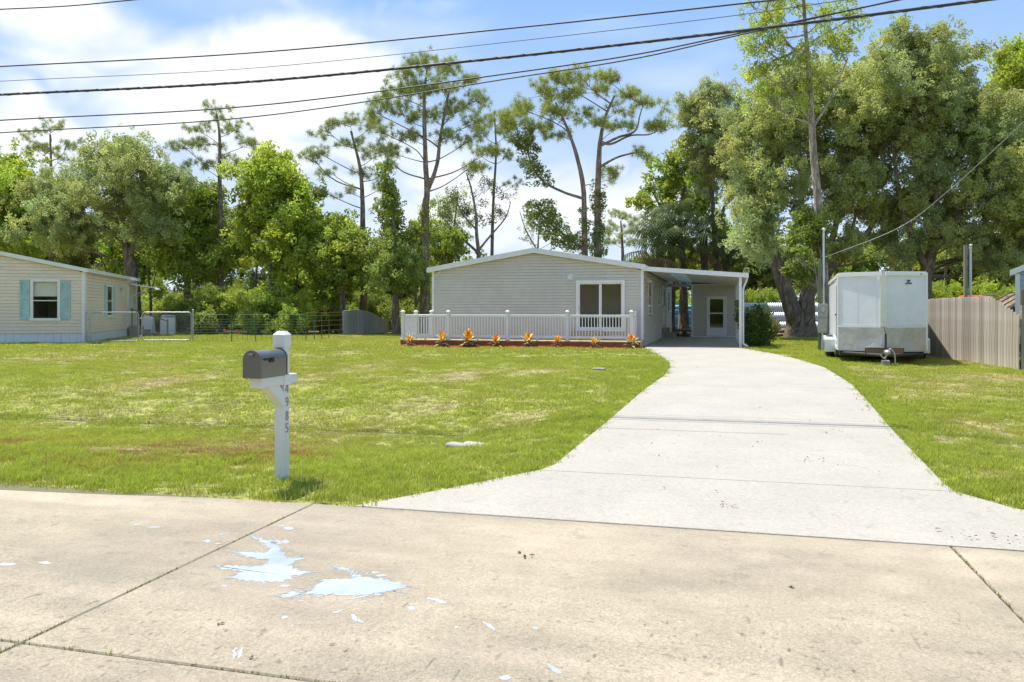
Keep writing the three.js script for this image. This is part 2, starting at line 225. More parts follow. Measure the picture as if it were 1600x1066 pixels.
{
  const road = new THREE.Group(); road.name = 'road'; road.userData.kind = 'structure'; scene.add(road);
  const xj = [-3.255 - 4.77 * 3, -3.255 - 4.77 * 2, -3.255 - 4.77, -3.255, 1.515, 1.515 + 4.77, 1.515 + 4.77 * 2, 1.515 + 4.77 * 3], gp = .0045;
  const wob = (x) => (fbm(x * .9, 3, 0, 2) - .5) * .02;
  const edge = (x) => x < -3.3 ? Math.min(0, (x + 3.3)) * -.082 * sstep(0, 2, -3.3 - x) + ROAD_Z : ROAD_Z;      // the old edge wanders out a little by the lawn
  for (let i = 0; i < xj.length - 1; i++) for (const lane of [0, 1]) {
    const z1 = lane ? -.26 : -3.13 - gp, x0 = xj[i] + gp, x1 = xj[i + 1] - gp, far = [], N = 10;
    for (let k = 0; k <= N; k++) { const x = lerp(x0, x1, k / N); far.push([x, lane ? -3.13 + gp : edge(x) + gp + wob(x) * .5]); }
    mesh('slab', slab([...far, [x1, z1], [x0, z1]].reverse(), () => 0), M.road, road);
  }
  mesh('joint_filler', boxUV(new THREE.PlaneGeometry(34, 5.8).rotateX(-Math.PI / 2).translate(-1, -.012, -3.13)), M.joint, road);
  // weeds along the joints
  const tuft = []; rnd = mulberry(5);
  for (let i = 0; i < 1500; i++) {
    let x, z; const w = rnd();
    if (w < .42) { z = -3.13; x = rr(-6.5, 2); if (fbm(x * 2.5, 1, 0, 2) < .40) continue; } else if (w < .78) { x = -3.255; z = rr(-6, -2); if (fbm(z * 2.2, 4, 0, 2) < .46) continue; } else { x = 1.515; z = rr(-6, -2.5); if (fbm(z * 2.4, 9, 0, 2) < .5) continue; }
    const L = rr(.008, .022) * (rnd() < .06 ? 1.8 : 1), a = rr(0, 6.3), q = V(x + rr(-.007, .007), -.006, z + rr(-.007, .007)), t = q.clone().add(V(Math.cos(a) * L * .7, L, Math.sin(a) * L * .7)), s = V(-Math.sin(a), 0, Math.cos(a)).multiplyScalar(.003);
    tuft.push(q.x - s.x, q.y, q.z - s.z, q.x + s.x, q.y, q.z + s.z, t.x, t.y, t.z);
  }
  const g = new THREE.BufferGeometry(); g.setAttribute('position', new THREE.Float32BufferAttribute(tuft, 3)); g.computeVertexNormals();
  mesh('joint_weeds', g, leafMat(.22, .22, .05, .3), road, 'stuff');

  const drive = new THREE.Group(); drive.name = 'driveway'; drive.userData.kind = 'structure'; scene.add(drive);
  const zj = [ROAD_Z - .003, -7.73, -11.9, -16.2, -20.4, -24.6, -28.6, -31.2, -36.6, -42.6];
  for (let i = 0; i < zj.length - 1; i++) {
    const a = zj[i] - (i ? .006 : 0), b = zj[i + 1] + .006, L = [], R = [], N = 14;
    for (let k = 0; k <= N; k++) { const z = lerp(a, b, k / N); let xl = edgeX(DL, z), xr = edgeX(DR, z); if (z < -31) { xl = -2.86; xr = 1.12; } L.push([xl, z]); R.push([xr, z]); }
    mesh('slab', slab([...L, ...R.reverse()], (x, z) => rise(z) + .004 + .018 * sstep(0, 3, ROAD_Z - z), .16, .007), M.drive, drive);
  }
  mesh('joint_filler', boxUV(new THREE.PlaneGeometry(3.2, 36).rotateX(-Math.PI / 2).translate(.25, 0, -24)), M.joint, drive).rotation.x = 0;
  const jf = drive.children[drive.children.length - 1]; { const p = jf.geometry.attributes.position; for (let i = 0; i < p.count; i++) p.setY(i, rise(p.getZ(i)) - .03); }
}
// paint spilled on the road, traced on the ground
{
  const spill = [[[392, 838], [412, 842], [432, 848], [440, 860], [444, 868], [452, 872], [466, 868], [471, 874], [455, 880], [448, 884], [462, 889], [488, 894], [470, 898], [456, 900], [450, 907], [436, 910], [405, 909], [378, 907], [356, 903], [372, 898], [376, 892], [352, 890], [334, 886], [350, 884], [384, 885], [414, 884], [418, 876], [394, 871], [366, 864], [388, 862], [412, 864], [420, 858], [408, 848]],
    [[520, 887], [538, 888], [552, 895], [562, 902], [582, 903], [606, 906], [632, 914], [640, 918], [618, 921], [600, 926], [576, 929], [556, 931], [520, 928], [506, 931], [498, 928], [474, 929], [446, 934], [440, 930], [456, 926], [480, 926], [490, 918], [500, 908], [522, 905], [546, 906], [556, 902], [544, 894]]];
  const drops = [[432, 848, 10, 3], [446, 847, 7, 3], [324, 846, 5, 3], [347, 835, 4, 1.6], [450, 826, 8, 3], [440, 822, 5, 1.5], [340, 850, 5, 1], [586, 895, 7, 2], [596, 900, 8, 1.5], [446, 916, 7, 2], [350, 916, 5, 1.4], [554, 966, 8, 5, .7], [562, 970, 6, 3, .7], [684, 939, 18, 2.2, .25], [642, 951, 7, 3], [532, 955, 16, 1.2, -.3], [444, 966, 6, 2.5, -.5], [367, 1022, 3.4, 10, .2], [376, 1021, 2.6, 10, .3], [764, 978, 14, 2.5, .55], [838, 983, 5, 2, .4], [866, 1046, 14, 4, .6], [790, 1060, 9, 4], [712, 980, 3, 2], [590, 930, 7, 1.2], [560, 934, 20, .9, -.2], [470, 940, 5, 1.2], [455, 980, 6, 1.5, -.4], [240, 824, 12, 1.6], [215, 820, 8, 1], [10, 882, 14, 3], [70, 880, 10, 2]];
  const paint = mat([.425, .485, .52], .55, { map: grime });
  const drip = mat([.44, .465, .465], .7, { map: grime });
  const out = thing('paint_spill', 'splash of pale blue paint spattered over the concrete road', 'paint stain');
  rnd = mulberry(33); const flat = (px, py) => { const d = CAM_H * F / (py - HY), p = at(px, py, d); return new THREE.Vector2(p.x, -p.z); };
  const lay = (pts, amp) => { const r = []; for (let i = 0; i < pts.length; i++) { const a = pts[i], b = pts[(i + 1) % pts.length]; const n = Math.max(2, Math.ceil(a.distanceTo(b) / .012)); for (let k = 0; k < n; k++) { const p = a.clone().lerp(b, k / n); p.x += (n3(p.x * 45, p.y * 45, 1) - .5) * amp; p.y += (n3(p.x * 45 + 9, p.y * 45, 7) - .5) * amp; r.push(p); } } return boxUV(new THREE.ShapeGeometry(new THREE.Shape(r)).rotateX(-Math.PI / 2).translate(0, .0012, 0)); };
  for (const s of spill) mesh('splash', lay(s.map((p) => flat(...p)), .05), paint, out);
  for (const s of spill) { const P = s.map((p) => flat(...p)), c = P.reduce((q, p) => q.add(p), new THREE.Vector2()).divideScalar(P.length), g = []; for (let i = 0; i < 130; i++) { const k = Math.floor(rnd() * P.length), e = P[k].clone().lerp(P[(k + 1) % P.length], rnd()).lerp(c, rr(0, .15)), a = Math.atan2(e.y - c.y, (e.x - c.x) * 1.6) + rr(-.35, .35), L = rr(.02, .13) * rr(.4, 1.2), w = rr(.002, .006), f = rnd() < .3 ? rr(.02, .06) : 0, dx = Math.cos(a), dy = Math.sin(a); const A = [e.x + dx * f, e.y + dy * f], B = [A[0] + dx * L, A[1] + dy * L]; for (const [u, v] of [[A[0] - dy * w, A[1] + dx * w], [A[0] + dy * w, A[1] - dx * w], B]) g.push(u, .0016, -v); } const b = new THREE.BufferGeometry(); b.setAttribute('position', new THREE.Float32BufferAttribute(g, 3)); mesh('spatter', boxUV(b), paint, out, 'stuff'); }
  for (const [x, y, rx, ry, a = 0] of drops) { const pts = []; for (let i = 0; i < 12; i++) { const t = i / 12 * 6.283, u = Math.cos(t) * rx, v = Math.sin(t) * ry * Math.abs(Math.sin(t)) ** .4; pts.push(flat(x + u * Math.cos(a) - v * Math.sin(a), y + u * Math.sin(a) + v * Math.cos(a))); } mesh('drip', lay(pts.reverse(), .02), drip, out); }
}
// leaves and dirt lying on the concrete
{
  rnd = mulberry(12); const g = [], lf = (x, y, z, s) => { const a = rr(0, 6.3), c = Math.cos(a) * s, d = Math.sin(a) * s, h = rr(.002, .012); g.push(x - c, y, z - d, x + d * .5, y + h, z - c * .5, x + c, y + .003, z + d, x - c, y, z - d, x + c, y + .003, z + d, x - d * .5, y + h * .5, z + c * .5); };
  const spots = [[1310, 677, 20, 4, 12], [1272, 724, 16, 6, 10], [1140, 793, 14, 5, 12], [1184, 640, 8, 3, 5], [1352, 643, 8, 2, 7], [1092, 575, 8, 2, 6], [1466, 830, 6, 2, 2], [1520, 843, 40, 8, 12], [1580, 850, 30, 8, 12], [1120, 770, 6, 2, 3], [825, 868, 14, 6, 10], [1235, 920, 5, 3, 3], [343, 976, 4, 3, 2], [392, 1029, 3, 2, 2], [1240, 650, 200, 60, 16], [1160, 720, 240, 60, 14]];
  for (const [x, y, rx, ry, n] of spots) for (let i = 0; i < n; i++) { const p = onRise(x + rr(-rx, rx), y + rr(-ry, ry)); lf(p.x, (p.z > ROAD_Z ? 0 : rise(p.z) + .022) + .003, p.z, rr(.006, .02)); }
  const b = new THREE.BufferGeometry(); b.setAttribute('position', new THREE.Float32BufferAttribute(g, 3)); b.computeVertexNormals();
  tag(mesh('leaf_litter', b, mat([.13, .09, .05], .9), scene, 'stuff'), 'crumbs of dry brown leaf scattered on the concrete', 'leaf litter');
}
// culvert end by the driveway
{
  const p = onGround(730, 700), o = thing('culvert_end', 'pale concrete culvert end showing in the lawn swale beside the driveway', 'culvert', [p.x, p.y, p.z], -.32);
  mesh('headwall', rb(.62, .30, .16, 0, -.10, 0, .04), M.concreteOld, o); mesh('pipe', new THREE.CylinderGeometry(.19, .19, .9, 18, 1, true).rotateZ(Math.PI / 2).translate(.35, -.13, -.12), M.concreteOld, o);
  const q = onGround(936, 578); const s = thing('utility_cover', 'small white concrete marker lying flat in the front lawn', 'marker', q); mesh('cover', rb(.3, .05, .2, 0, .02, 0, .02), M.concreteOld, s);
}

// ------------------------------------------------------------ buildings
// lapped siding: one wedge-shaped course after another on the plane z = 0, between x0 and x1, split round the openings
function siding(parent, x0, x1, y0, topAt, course, material, openings = [], xAt = null) {
  const yTop = Math.max(topAt(x0), topAt(x1), topAt((x0 + x1) / 2));
  for (let y = y0; y < yTop - .01; y += course) {
    const b = y, t = Math.min(y + course + .004, yTop), span = (yy) => xAt ? xAt(yy) : [x0, x1];
    let [bl, br] = span(b), [tl, tr] = span(t); bl = Math.max(bl, x0); br = Math.min(br, x1); tl = Math.max(tl, x0); tr = Math.min(tr, x1); if (tr < tl) tl = tr = (tl + tr) / 2;
    const cuts = openings.filter((o) => o[2] < t - course * .4 && o[3] > b + course * .4).sort((a, c) => a[0] - c[0]);
    const runs = []; let l0 = bl, l1 = tl; for (const o of cuts) { runs.push([l0, o[0], l1, o[0]]); l0 = l1 = o[1]; } runs.push([l0, br, l1, tr]);
    for (let i = 0; i < runs.length; i++) { const [a, c, d, e] = runs[i]; if (c - a > 4.2) { const s = Math.max(a, d) + 1.2 + 2.4 * hash3(Math.round(y * 100), i, 5); if (s < Math.min(c, e) - .4) { runs.splice(i, 1, [a, s, d, s], [s, c, s, e, .003]); } } }
    for (const [a, c, d, e, lap = 0] of runs) {
      if (c - a < .02) continue;
      const gv = course * .14, sec = [[-.03, b], [.024 + lap, b], [.014 + lap, t - gv], [-.014, t - gv], [-.014, t], [-.03, t]], pos = [], ring = sec.map(([z, yy]) => { const f = clamp((yy - b) / (t - b)); return [[lerp(a, d, f), yy, z], [lerp(c, e, f), yy, z]]; });
      for (let i = 0; i < 6; i++) { const [p, q] = ring[i], [r, w] = ring[(i + 1) % 6]; for (const v of [p, q, w, p, w, r]) pos.push(...v); }
      for (const k of [0, 1]) for (const tri of [[0, 1, 2], [0, 2, 3], [0, 3, 4], [0, 4, 5]]) for (const i of tri) pos.push(...ring[i][k]);
      const g = new THREE.BufferGeometry(); g.setAttribute('position', new THREE.Float32BufferAttribute(pos, 3)); mesh('siding_plank', boxUV(g), material, parent);
    }
  }
}
// a framed window on the plane z = 0: x0..x1, y0..y1, with panes, a mid rail and a room behind
function sashWindow(parent, x0, x1, y0, y1, o = {}) {
  const w = o.frame ?? .07, W = new THREE.Group(); W.name = o.name || 'window'; parent.add(W);
  const fm = o.mat || M.white, d = .05, cz = .024;
  mesh('frame', bx(x1 - x0, w, d, (x0 + x1) / 2, y1 - w / 2, cz), fm, W); mesh('sill', bx(x1 - x0 + .04, w, d + .03, (x0 + x1) / 2, y0 + w / 2, cz + .015), fm, W);
  mesh('frame', bx(w, y1 - y0 - 2 * w, d - .004, x0 + w / 2, (y0 + y1) / 2, cz), fm, W); mesh('frame', bx(w, y1 - y0 - 2 * w, d - .004, x1 - w / 2, (y0 + y1) / 2, cz), fm, W);
  const my = o.mid ?? (y0 + y1) / 2; if (my) mesh('meeting_rail', bx(x1 - x0 - 2 * w, .04, .03, (x0 + x1) / 2, my, .012), fm, W);
  for (const [a, b] of my ? [[y0 + w, my - .02], [my + .02, y1 - w]] : [[y0 + w, y1 - w]]) mesh('pane', new THREE.PlaneGeometry(x1 - x0 - 2 * w, b - a).translate((x0 + x1) / 2, (a + b) / 2, .004), M.glass, W);
  const dp = (o.depth ?? 1.2) * 3;
  const room = new THREE.BoxGeometry(x1 - x0 + .6, y1 - y0 + .3, dp).toNonIndexed(), p = room.attributes.position, keep = []; for (let t = 0; t < 36; t += 3) { if (p.getZ(t) > 0 && p.getZ(t + 1) > 0 && p.getZ(t + 2) > 0) continue; for (let k = 0; k < 3; k++) keep.push(p.getX(t + k), p.getY(t + k), p.getZ(t + k)); }
  const rg = new THREE.BufferGeometry(); rg.setAttribute('position', new THREE.Float32BufferAttribute(keep, 3)); rg.computeVertexNormals(); rg.translate((x0 + x1) / 2, (y0 + y1) / 2, -dp / 2 - .005);
  mesh('interior', rg, M.room, W);
  if (o.blind) mesh('blind', bx(x1 - x0 - 2 * w + .04, o.blind, .01, (x0 + x1) / 2, y1 - w - o.blind / 2, -.08), M.blind, W);
  return W;
}
const HG = .2, HX0 = -11.43, HX1 = -2.86, HZ = -31, HB = -49.6;
{ // grey home
  const h = thing('mobile_home', 'grey sided mobile home with low gable and sliding glass door', 'house');
  const mid = (HX0 + HX1) / 2, eave = 3.17, peak = 3.86, slope = (peak - eave) / ((HX1 - HX0) / 2), roofY = (x) => peak - Math.abs(x - mid) * slope;
  const p0 = onZ(900.5, 438.5, HZ), p1 = onZ(976.5, 518, HZ), dx0 = p0.x, dx1 = p1.x, dy1 = p0.y, dy0 = p1.y;
  const front = new THREE.Group(); front.name = 'front_wall'; front.position.set(0, 0, HZ); h.add(front);
  siding(front, HX0, HX1, HG + .02, roofY, .1155, M.sidingGrey, [[dx0 + .03, dx1 - .03, dy0, dy1]], (y) => y <= eave ? [HX0, HX1] : [mid - (peak - y) / slope, mid + (peak - y) / slope]);
  mesh('corner_trim', bx(.09, eave - HG, .06, HX0 + .03, (eave + HG) / 2, HZ + .012), M.white, h); mesh('corner_trim', bx(.1, eave - HG, .07, HX1 - .03, (eave + HG) / 2, HZ + .012), M.white, h);
  { // sliding door
    const d = new THREE.Group(); d.name = 'sliding_door'; d.position.set(0, 0, HZ); h.add(d); const w = .1, mx = (dx0 + dx1) / 2;
    mesh('frame', bx(dx1 - dx0, w, .09, mx, dy1 - w / 2, .03), M.white, d); mesh('threshold', bx(dx1 - dx0 + .03, .09, .12, mx, dy0 + .045, .045), M.white, d);
    mesh('frame', bx(w, dy1 - dy0 - w - .09, .088, dx0 + w / 2, (dy0 + dy1 - w + .09) / 2, .03), M.white, d); mesh('frame', bx(w, dy1 - dy0 - w - .09, .088, dx1 - w / 2, (dy0 + dy1 - w + .09) / 2, .03), M.white, d);
    for (const [a, b, z] of [[dx0 + w, mx, .03], [mx, dx1 - w, .005]]) {
      mesh('sash', bx(.05, dy1 - dy0 - w - .09, .03, a + .025, (dy0 + dy1) / 2, z), M.white, d); mesh('sash', bx(.05, dy1 - dy0 - w - .09, .03, b - .025, (dy0 + dy1) / 2, z), M.white, d);
      mesh('sash', bx(b - a - .1, .05, .028, (a + b) / 2, dy1 - w - .025, z), M.white, d); mesh('sash', bx(b - a - .1, .07, .028, (a + b) / 2, dy0 + .125, z), M.white, d);
      mesh('pane', new THREE.PlaneGeometry(b - a - .1, dy1 - dy0 - w - .21).translate((a + b) / 2, (dy0 + dy1 + .02) / 2, z), M.glass, d);
    }
    mesh('handle', rb(.025, .22, .05, dx0 + w + .04, (dy0 + dy1) / 2 - .1, .07), M.white, d);
    const R = new THREE.BoxGeometry(2.85, 2.35, 8).toNonIndexed(), p = R.attributes.position, keep = []; for (let t = 0; t < 36; t += 3) { if (p.getZ(t) > 0 && p.getZ(t + 1) > 0 && p.getZ(t + 2) > 0) continue; for (let k = 0; k < 3; k++) keep.push(p.getX(t + k), p.getY(t + k), p.getZ(t + k)); }
    const rg = new THREE.BufferGeometry(); rg.setAttribute('position', new THREE.Float32BufferAttribute(keep, 3)); rg.computeVertexNormals(); mesh('interior', rg.translate(mx, dy0 + 1.18, -4.01), M.room, d);
  }
  { const l = onZ(890.8, 433, HZ), g = new THREE.Group(); g.name = 'wall_light'; g.position.copy(l); h.add(g); mesh('mounting_plate', rb(.2, .22, .04, 0, 0, .03), M.white, g); mesh('lamp_head', new THREE.CylinderGeometry(.05, .06, .1, 14).rotateX(1.1).translate(-.01, -.05, .09), M.white, g); mesh('sensor', new THREE.SphereGeometry(.03, 10, 8).translate(.02, -.12, .06), M.white, g); }
  // right-hand wall along the carport
  const side = new THREE.Group(); side.name = 'side_wall'; side.position.set(HX1, 0, HZ); side.rotation.y = Math.PI / 2; h.add(side);   // local x runs into -z
  const wz = (px) => onX(px, 480, HX1).z, L = HZ - HB;
  const opens = [[1012.5, 1018, 2.88, 1.42], [1027.5, 1031, 2.72, 1.83], [1043, 1046.5, 2.72, 1.5]].map(([a, b, t, u]) => [HZ - wz(a), HZ - wz(b), u, t]);
  const dr = [HZ - wz(1034), HZ - wz(1038.2), HG + .62, HG + 2.65];
  siding(side, 0, L, HG + .02, () => 3.17, .1155, M.sidingGrey, [...opens, dr].map((o) => [o[0] + .03, o[1] - .03, o[2], o[3]]));
  for (const o of opens) sashWindow(side, o[0], o[1], o[2], o[3]);
  { const d = new THREE.Group(); d.name = 'side_door'; side.add(d); mesh('door_panel', bx(dr[1] - dr[0], dr[3] - dr[2], .05, (dr[0] + dr[1]) / 2, (dr[2] + dr[3]) / 2, .03), M.white, d); mesh('pane', new THREE.PlaneGeometry(.5, .8).translate((dr[0] + dr[1]) / 2, dr[3] - .6, .06), M.dark, d); mesh('handle', rb(.03, .1, .06, dr[0] + .12, dr[2] + 1, .08), M.galv, d); }
  { const l = onX(1011.2, 438, HX1); const g = new THREE.Group(); g.name = 'carport_light'; g.position.copy(l); h.add(g); mesh('mounting_plate', rb(.05, .2, .14, .03, 0, 0), M.white, g); mesh('lamp_head', new THREE.SphereGeometry(.08, 12, 9).translate(.1, -.03, 0), M.white, g); }
  { const l = onX(1020.8, 512, HX1); mesh('outlet_cover', rb(.06, .22, .14, .03 + l.x, l.y, l.z), M.white, h); }
  // left and back walls, floor, roof
  mesh('left_wall', bx(.06, eave - HG, L - .1, HX0 + .06, (eave + HG) / 2, HZ - L / 2 - .06), M.sidingGrey, h);
  mesh('back_wall', bx(HX1 - HX0 - .12, eave - HG, .06, mid, (eave + HG) / 2, HB + .05), M.sidingGrey, h);
  const rp = [[HX0 - .16, eave - .02], [mid, peak + .02], [HX1 + .10, eave - .02], [HX1 + .10, eave + .17], [mid, peak + .2], [HX0 - .16, eave + .17]];
  const roof = mesh('roof', prism(rp, L + .1).translate(0, 0, HB - .1), M.roof, h);
  const fp = [[HX0 - .18, eave - .025], [mid, peak + .015], [HX1 + .11, eave - .02], [HX1 + .11, eave + .18], [mid, peak + .215], [HX0 - .18, eave + .175]];
  mesh('fascia', prism(fp, .2).translate(0, 0, HZ - .0), M.white, h);
  mesh('gutter', rb(.11, .12, L, HX0 - .22, eave + .06, HZ - L / 2), M.white, h);
}
{ // carport
  const c = thing('carport', 'white flat roofed carport attached to the grey mobile home', 'carport');
  const z0 = -30.95, z1 = -44.2, x0 = HX1 - .06, pr = onZ(1170, 427, z0), x1 = pr.x, yl = 3.29, yr = pr.y + .0, th = .17;
  const ytop = (x) => lerp(yl, yr, (x - x0) / (x1 - x0));
  // roof pans running down the slope, one after the other, and one clear panel
  const n = 22, zs = Array.from({ length: n + 1 }, (_, i) => lerp(z0 - .05, z1, i / n));
  for (let i = 0; i < n; i++) {
    const za = zs[i], zb = zs[i + 1], w = za - zb, pan = (xa, xb, m, name) => { const g = bx(xb - xa, .03, w - .012, (xa + xb) / 2, 0, (za + zb) / 2); const p = g.attributes.position; for (let k = 0; k < p.count; k++) p.setY(k, p.getY(k) + ytop(p.getX(k)) - .09); g.computeVertexNormals(); mesh(name, g, m, c); };
    const clear = za < -33.2; if (!clear) pan(x0, x1 - .1, M.ceiling, 'roof_pan'); else { pan(x0, -1.98, M.ceiling, 'roof_pan'); pan(-1.97, -1.42, M.skylight || (M.skylight = phys([.55, .78, .86], .9, { transmission: .35, thickness: 0 })), 'clear_panel'); pan(-1.41, x1 - .1, M.ceiling, 'roof_pan'); }
  }
  const fa = prism([[x0, yl - th], [x1, yr - th], [x1, yr], [x0, yl]], .1).translate(0, 0, z0 - .05); mesh('front_fascia', fa, M.white, c);
  mesh('side_gutter', rb(.12, .15, z0 - z1, x1 - .06, yr - .08, (z0 + z1) / 2 - .06), M.white, c);
  mesh('flashing', prism([[x0 - .1, yl - .02], [x0 + .25, ytop(x0 + .25) - .0], [x0 + .25, ytop(x0 + .25) + .02], [x0 - .1, yl + .1]], .14).translate(0, 0, z0 - .07), M.white, c);
  const pb = onZ(1157, 544.5, z0 - .1), px = pb.x;
  mesh('post', rb(.1, ytop(px) - th - rise(z0) + .02, .1, px, (ytop(px) - th + rise(z0)) / 2, z0 - .1), M.white, c);
  for (const z of [-35.2, -39.4]) mesh('post', rb(.09, ytop(px) - th - .2, .09, px + .02, (ytop(px) - th + .2) / 2, z), M.white, c);
  const ds = new THREE.CatmullRomCurve3([V(x1 - .06, yr - .12, z0 - .14), V(x1 - .07, yr - .26, z0 - .14), V(px + .13, yr - .48, z0 - .12), V(px + .1, yr - .62, z0 - .12), V(px + .1, 1.4, z0 - .12), V(px + .1, .42, z0 - .12), V(px + .13, .33, z0 - .1), V(px + .27, .25, z0 + .03)], false, 'catmullrom', .2);
  mesh('downspout', new THREE.TubeGeometry(ds, 50, .04, 8), M.white, c);
  mesh('rear_beam', bx(x1 - x0 - .2, .14, .08, (x0 + x1) / 2, lerp(yl, yr, .5) - .2, z1 + .06), M.white, c);
}
{ // shed at the back of the carport
  const zf = -42.4, a = onZ(1081, 527, zf).x, b = onZ(1152, 527, zf).x, top = onZ(1110, 445, zf).y;
  const s = thing('storage_shed', 'grey sided storage shed with half glazed door under the carport', 'shed');
  const fr = new THREE.Group(); fr.name = 'front_wall'; fr.position.set(0, 0, zf); s.add(fr);
  const d0 = onZ(1104, 463, zf), d1 = onZ(1135.5, 525, zf);
  siding(fr, a, b, .24, () => top + .05, .1155, M.sidingGrey, [[d0.x + .03, d1.x - .03, d1.y - .2, d0.y]]);
  mesh('corner_trim', bx(.08, top - .2, .05, a + .02, (top + .24) / 2, zf + .02), M.white, s); mesh('corner_trim', bx(.06, top - .2, .05, b - .02, (top + .24) / 2, zf + .02), M.white, s);
  mesh('base_strip', bx(b - a - .1, .05, .04, (a + b) / 2, .25, zf + .03), M.white, s); mesh('top_strip', bx(b - a - .1, .08, .03, (a + b) / 2, top, zf + .03), M.white, s);
  const d = new THREE.Group(); d.name = 'door'; d.position.set((d0.x + d1.x) / 2, d1.y, zf); s.add(d); const w = d1.x - d0.x, hh = d0.y - d1.y;
  mesh('frame', bx(.07, hh, .06, -w / 2 + .035, hh / 2, .03), M.white, d); mesh('frame', bx(.07, hh, .06, w / 2 - .035, hh / 2, .03), M.white, d); mesh('frame', bx(w - .14, .07, .06, 0, hh - .035, .03), M.white, d);
  const lw = w - .14; mesh('lower_panel', bx(lw, .42, .04, 0, .21, .02), M.white, d); mesh('stile', bx(.1, hh - .49, .04, -lw / 2 + .05, .42 + (hh - .49) / 2, .02), M.white, d); mesh('stile', bx(.1, hh - .49, .04, lw / 2 - .05, .42 + (hh - .49) / 2, .02), M.white, d); mesh('mid_rail', bx(lw - .2, .06, .04, 0, hh * .57, .02), M.white, d); mesh('top_rail', bx(lw - .2, .08, .04, 0, hh - .11, .02), M.white, d);
  mesh('pane', new THREE.PlaneGeometry(lw - .2, hh * .57 - .45).translate(0, (hh * .57 - .03 + .42) / 2, .01), M.glass, d); mesh('pane', new THREE.PlaneGeometry(lw - .2, hh * .43 - .18).translate(0, (hh * .57 + .03 + hh - .15) / 2, .012), M.glass, d);
  mesh('interior', boxUV(new THREE.BoxGeometry(b - a - .1, top - .3, 2.4).translate(0, (top - .3) / 2 + .03, -1.3).translate((a + b) / 2 - (d0.x + d1.x) / 2, 0, 0)), M.room, d).userData = {};
  { const it = d.children[d.children.length - 1], p = it.geometry.attributes.position, k = []; for (let t = 0; t < p.count; t += 3) { if (p.getZ(t) > -.3 && p.getZ(t + 1) > -.3 && p.getZ(t + 2) > -.3) continue; for (let q = 0; q < 3; q++) k.push(p.getX(t + q), p.getY(t + q), p.getZ(t + q)); } const g = new THREE.BufferGeometry(); g.setAttribute('position', new THREE.Float32BufferAttribute(k, 3)); it.geometry = boxUV(g); }
  mesh('handle', rb(.03, .12, .07, -lw / 2 + .05, hh * .5, .06), M.galv, d);
  mesh('right_wall', bx(.06, top - .2, 2.7, b - .03, (top + .24) / 2, zf - 1.4), M.sidingGrey, s); mesh('left_wall', bx(.06, top - .2, 2.7, a + .03, (top + .24) / 2, zf - 1.4), M.sidingGrey, s); mesh('roof', bx(b - a + .1, .08, 2.9, (a + b) / 2, top + .12, zf - 1.4), M.roof, s); mesh('back_wall', bx(b - a - .14, top - .2, .06, (a + b) / 2, (top + .24) / 2, zf - 2.72), M.sidingGrey, s);
  // steps by the house's side door
  const st = thing('side_steps', 'low grey wooden steps below the side door in the carport', 'steps', [HX1 + .36, .22, -41.6]);
  for (let i = 0; i < 2; i++) { mesh('tread', rb(.34, .04, 1.2, -.17 + i * .33 + .03, .46 - i * .22, 0), M.fenceB, st); mesh('riser', bx(.03, .2, 1.16, -.02 + i * .33, .34 - i * .22, 0), M.fenceB, st); }
  for (const z of [-.56, .56]) mesh('stringer', prism([[-.33, 0], [.34, 0], [.34, .22], [.0, .22], [0, .44], [-.33, .44]], .04).translate(0, 0, z), M.fenceB, st);
  const pot = thing('garden_rubble', 'heap of pale broken blocks in the gap beside the storage shed', 'rubble', [-2.0, .2, -44.5]); rnd = mulberry(3);
  for (let i = 0; i < 9; i++) { const m = mesh('block', rb(rr(.2, .4), rr(.12, .2), rr(.2, .35), 0, 0, 0, .03), M.concreteOld, pot); m.position.set(rr(-.6, .5), .1 + (i > 5 ? .2 : 0), rr(-.4, .4)); m.rotation.set(rr(-.3, .3), rr(0, 3), rr(-.3, .3)); }
}
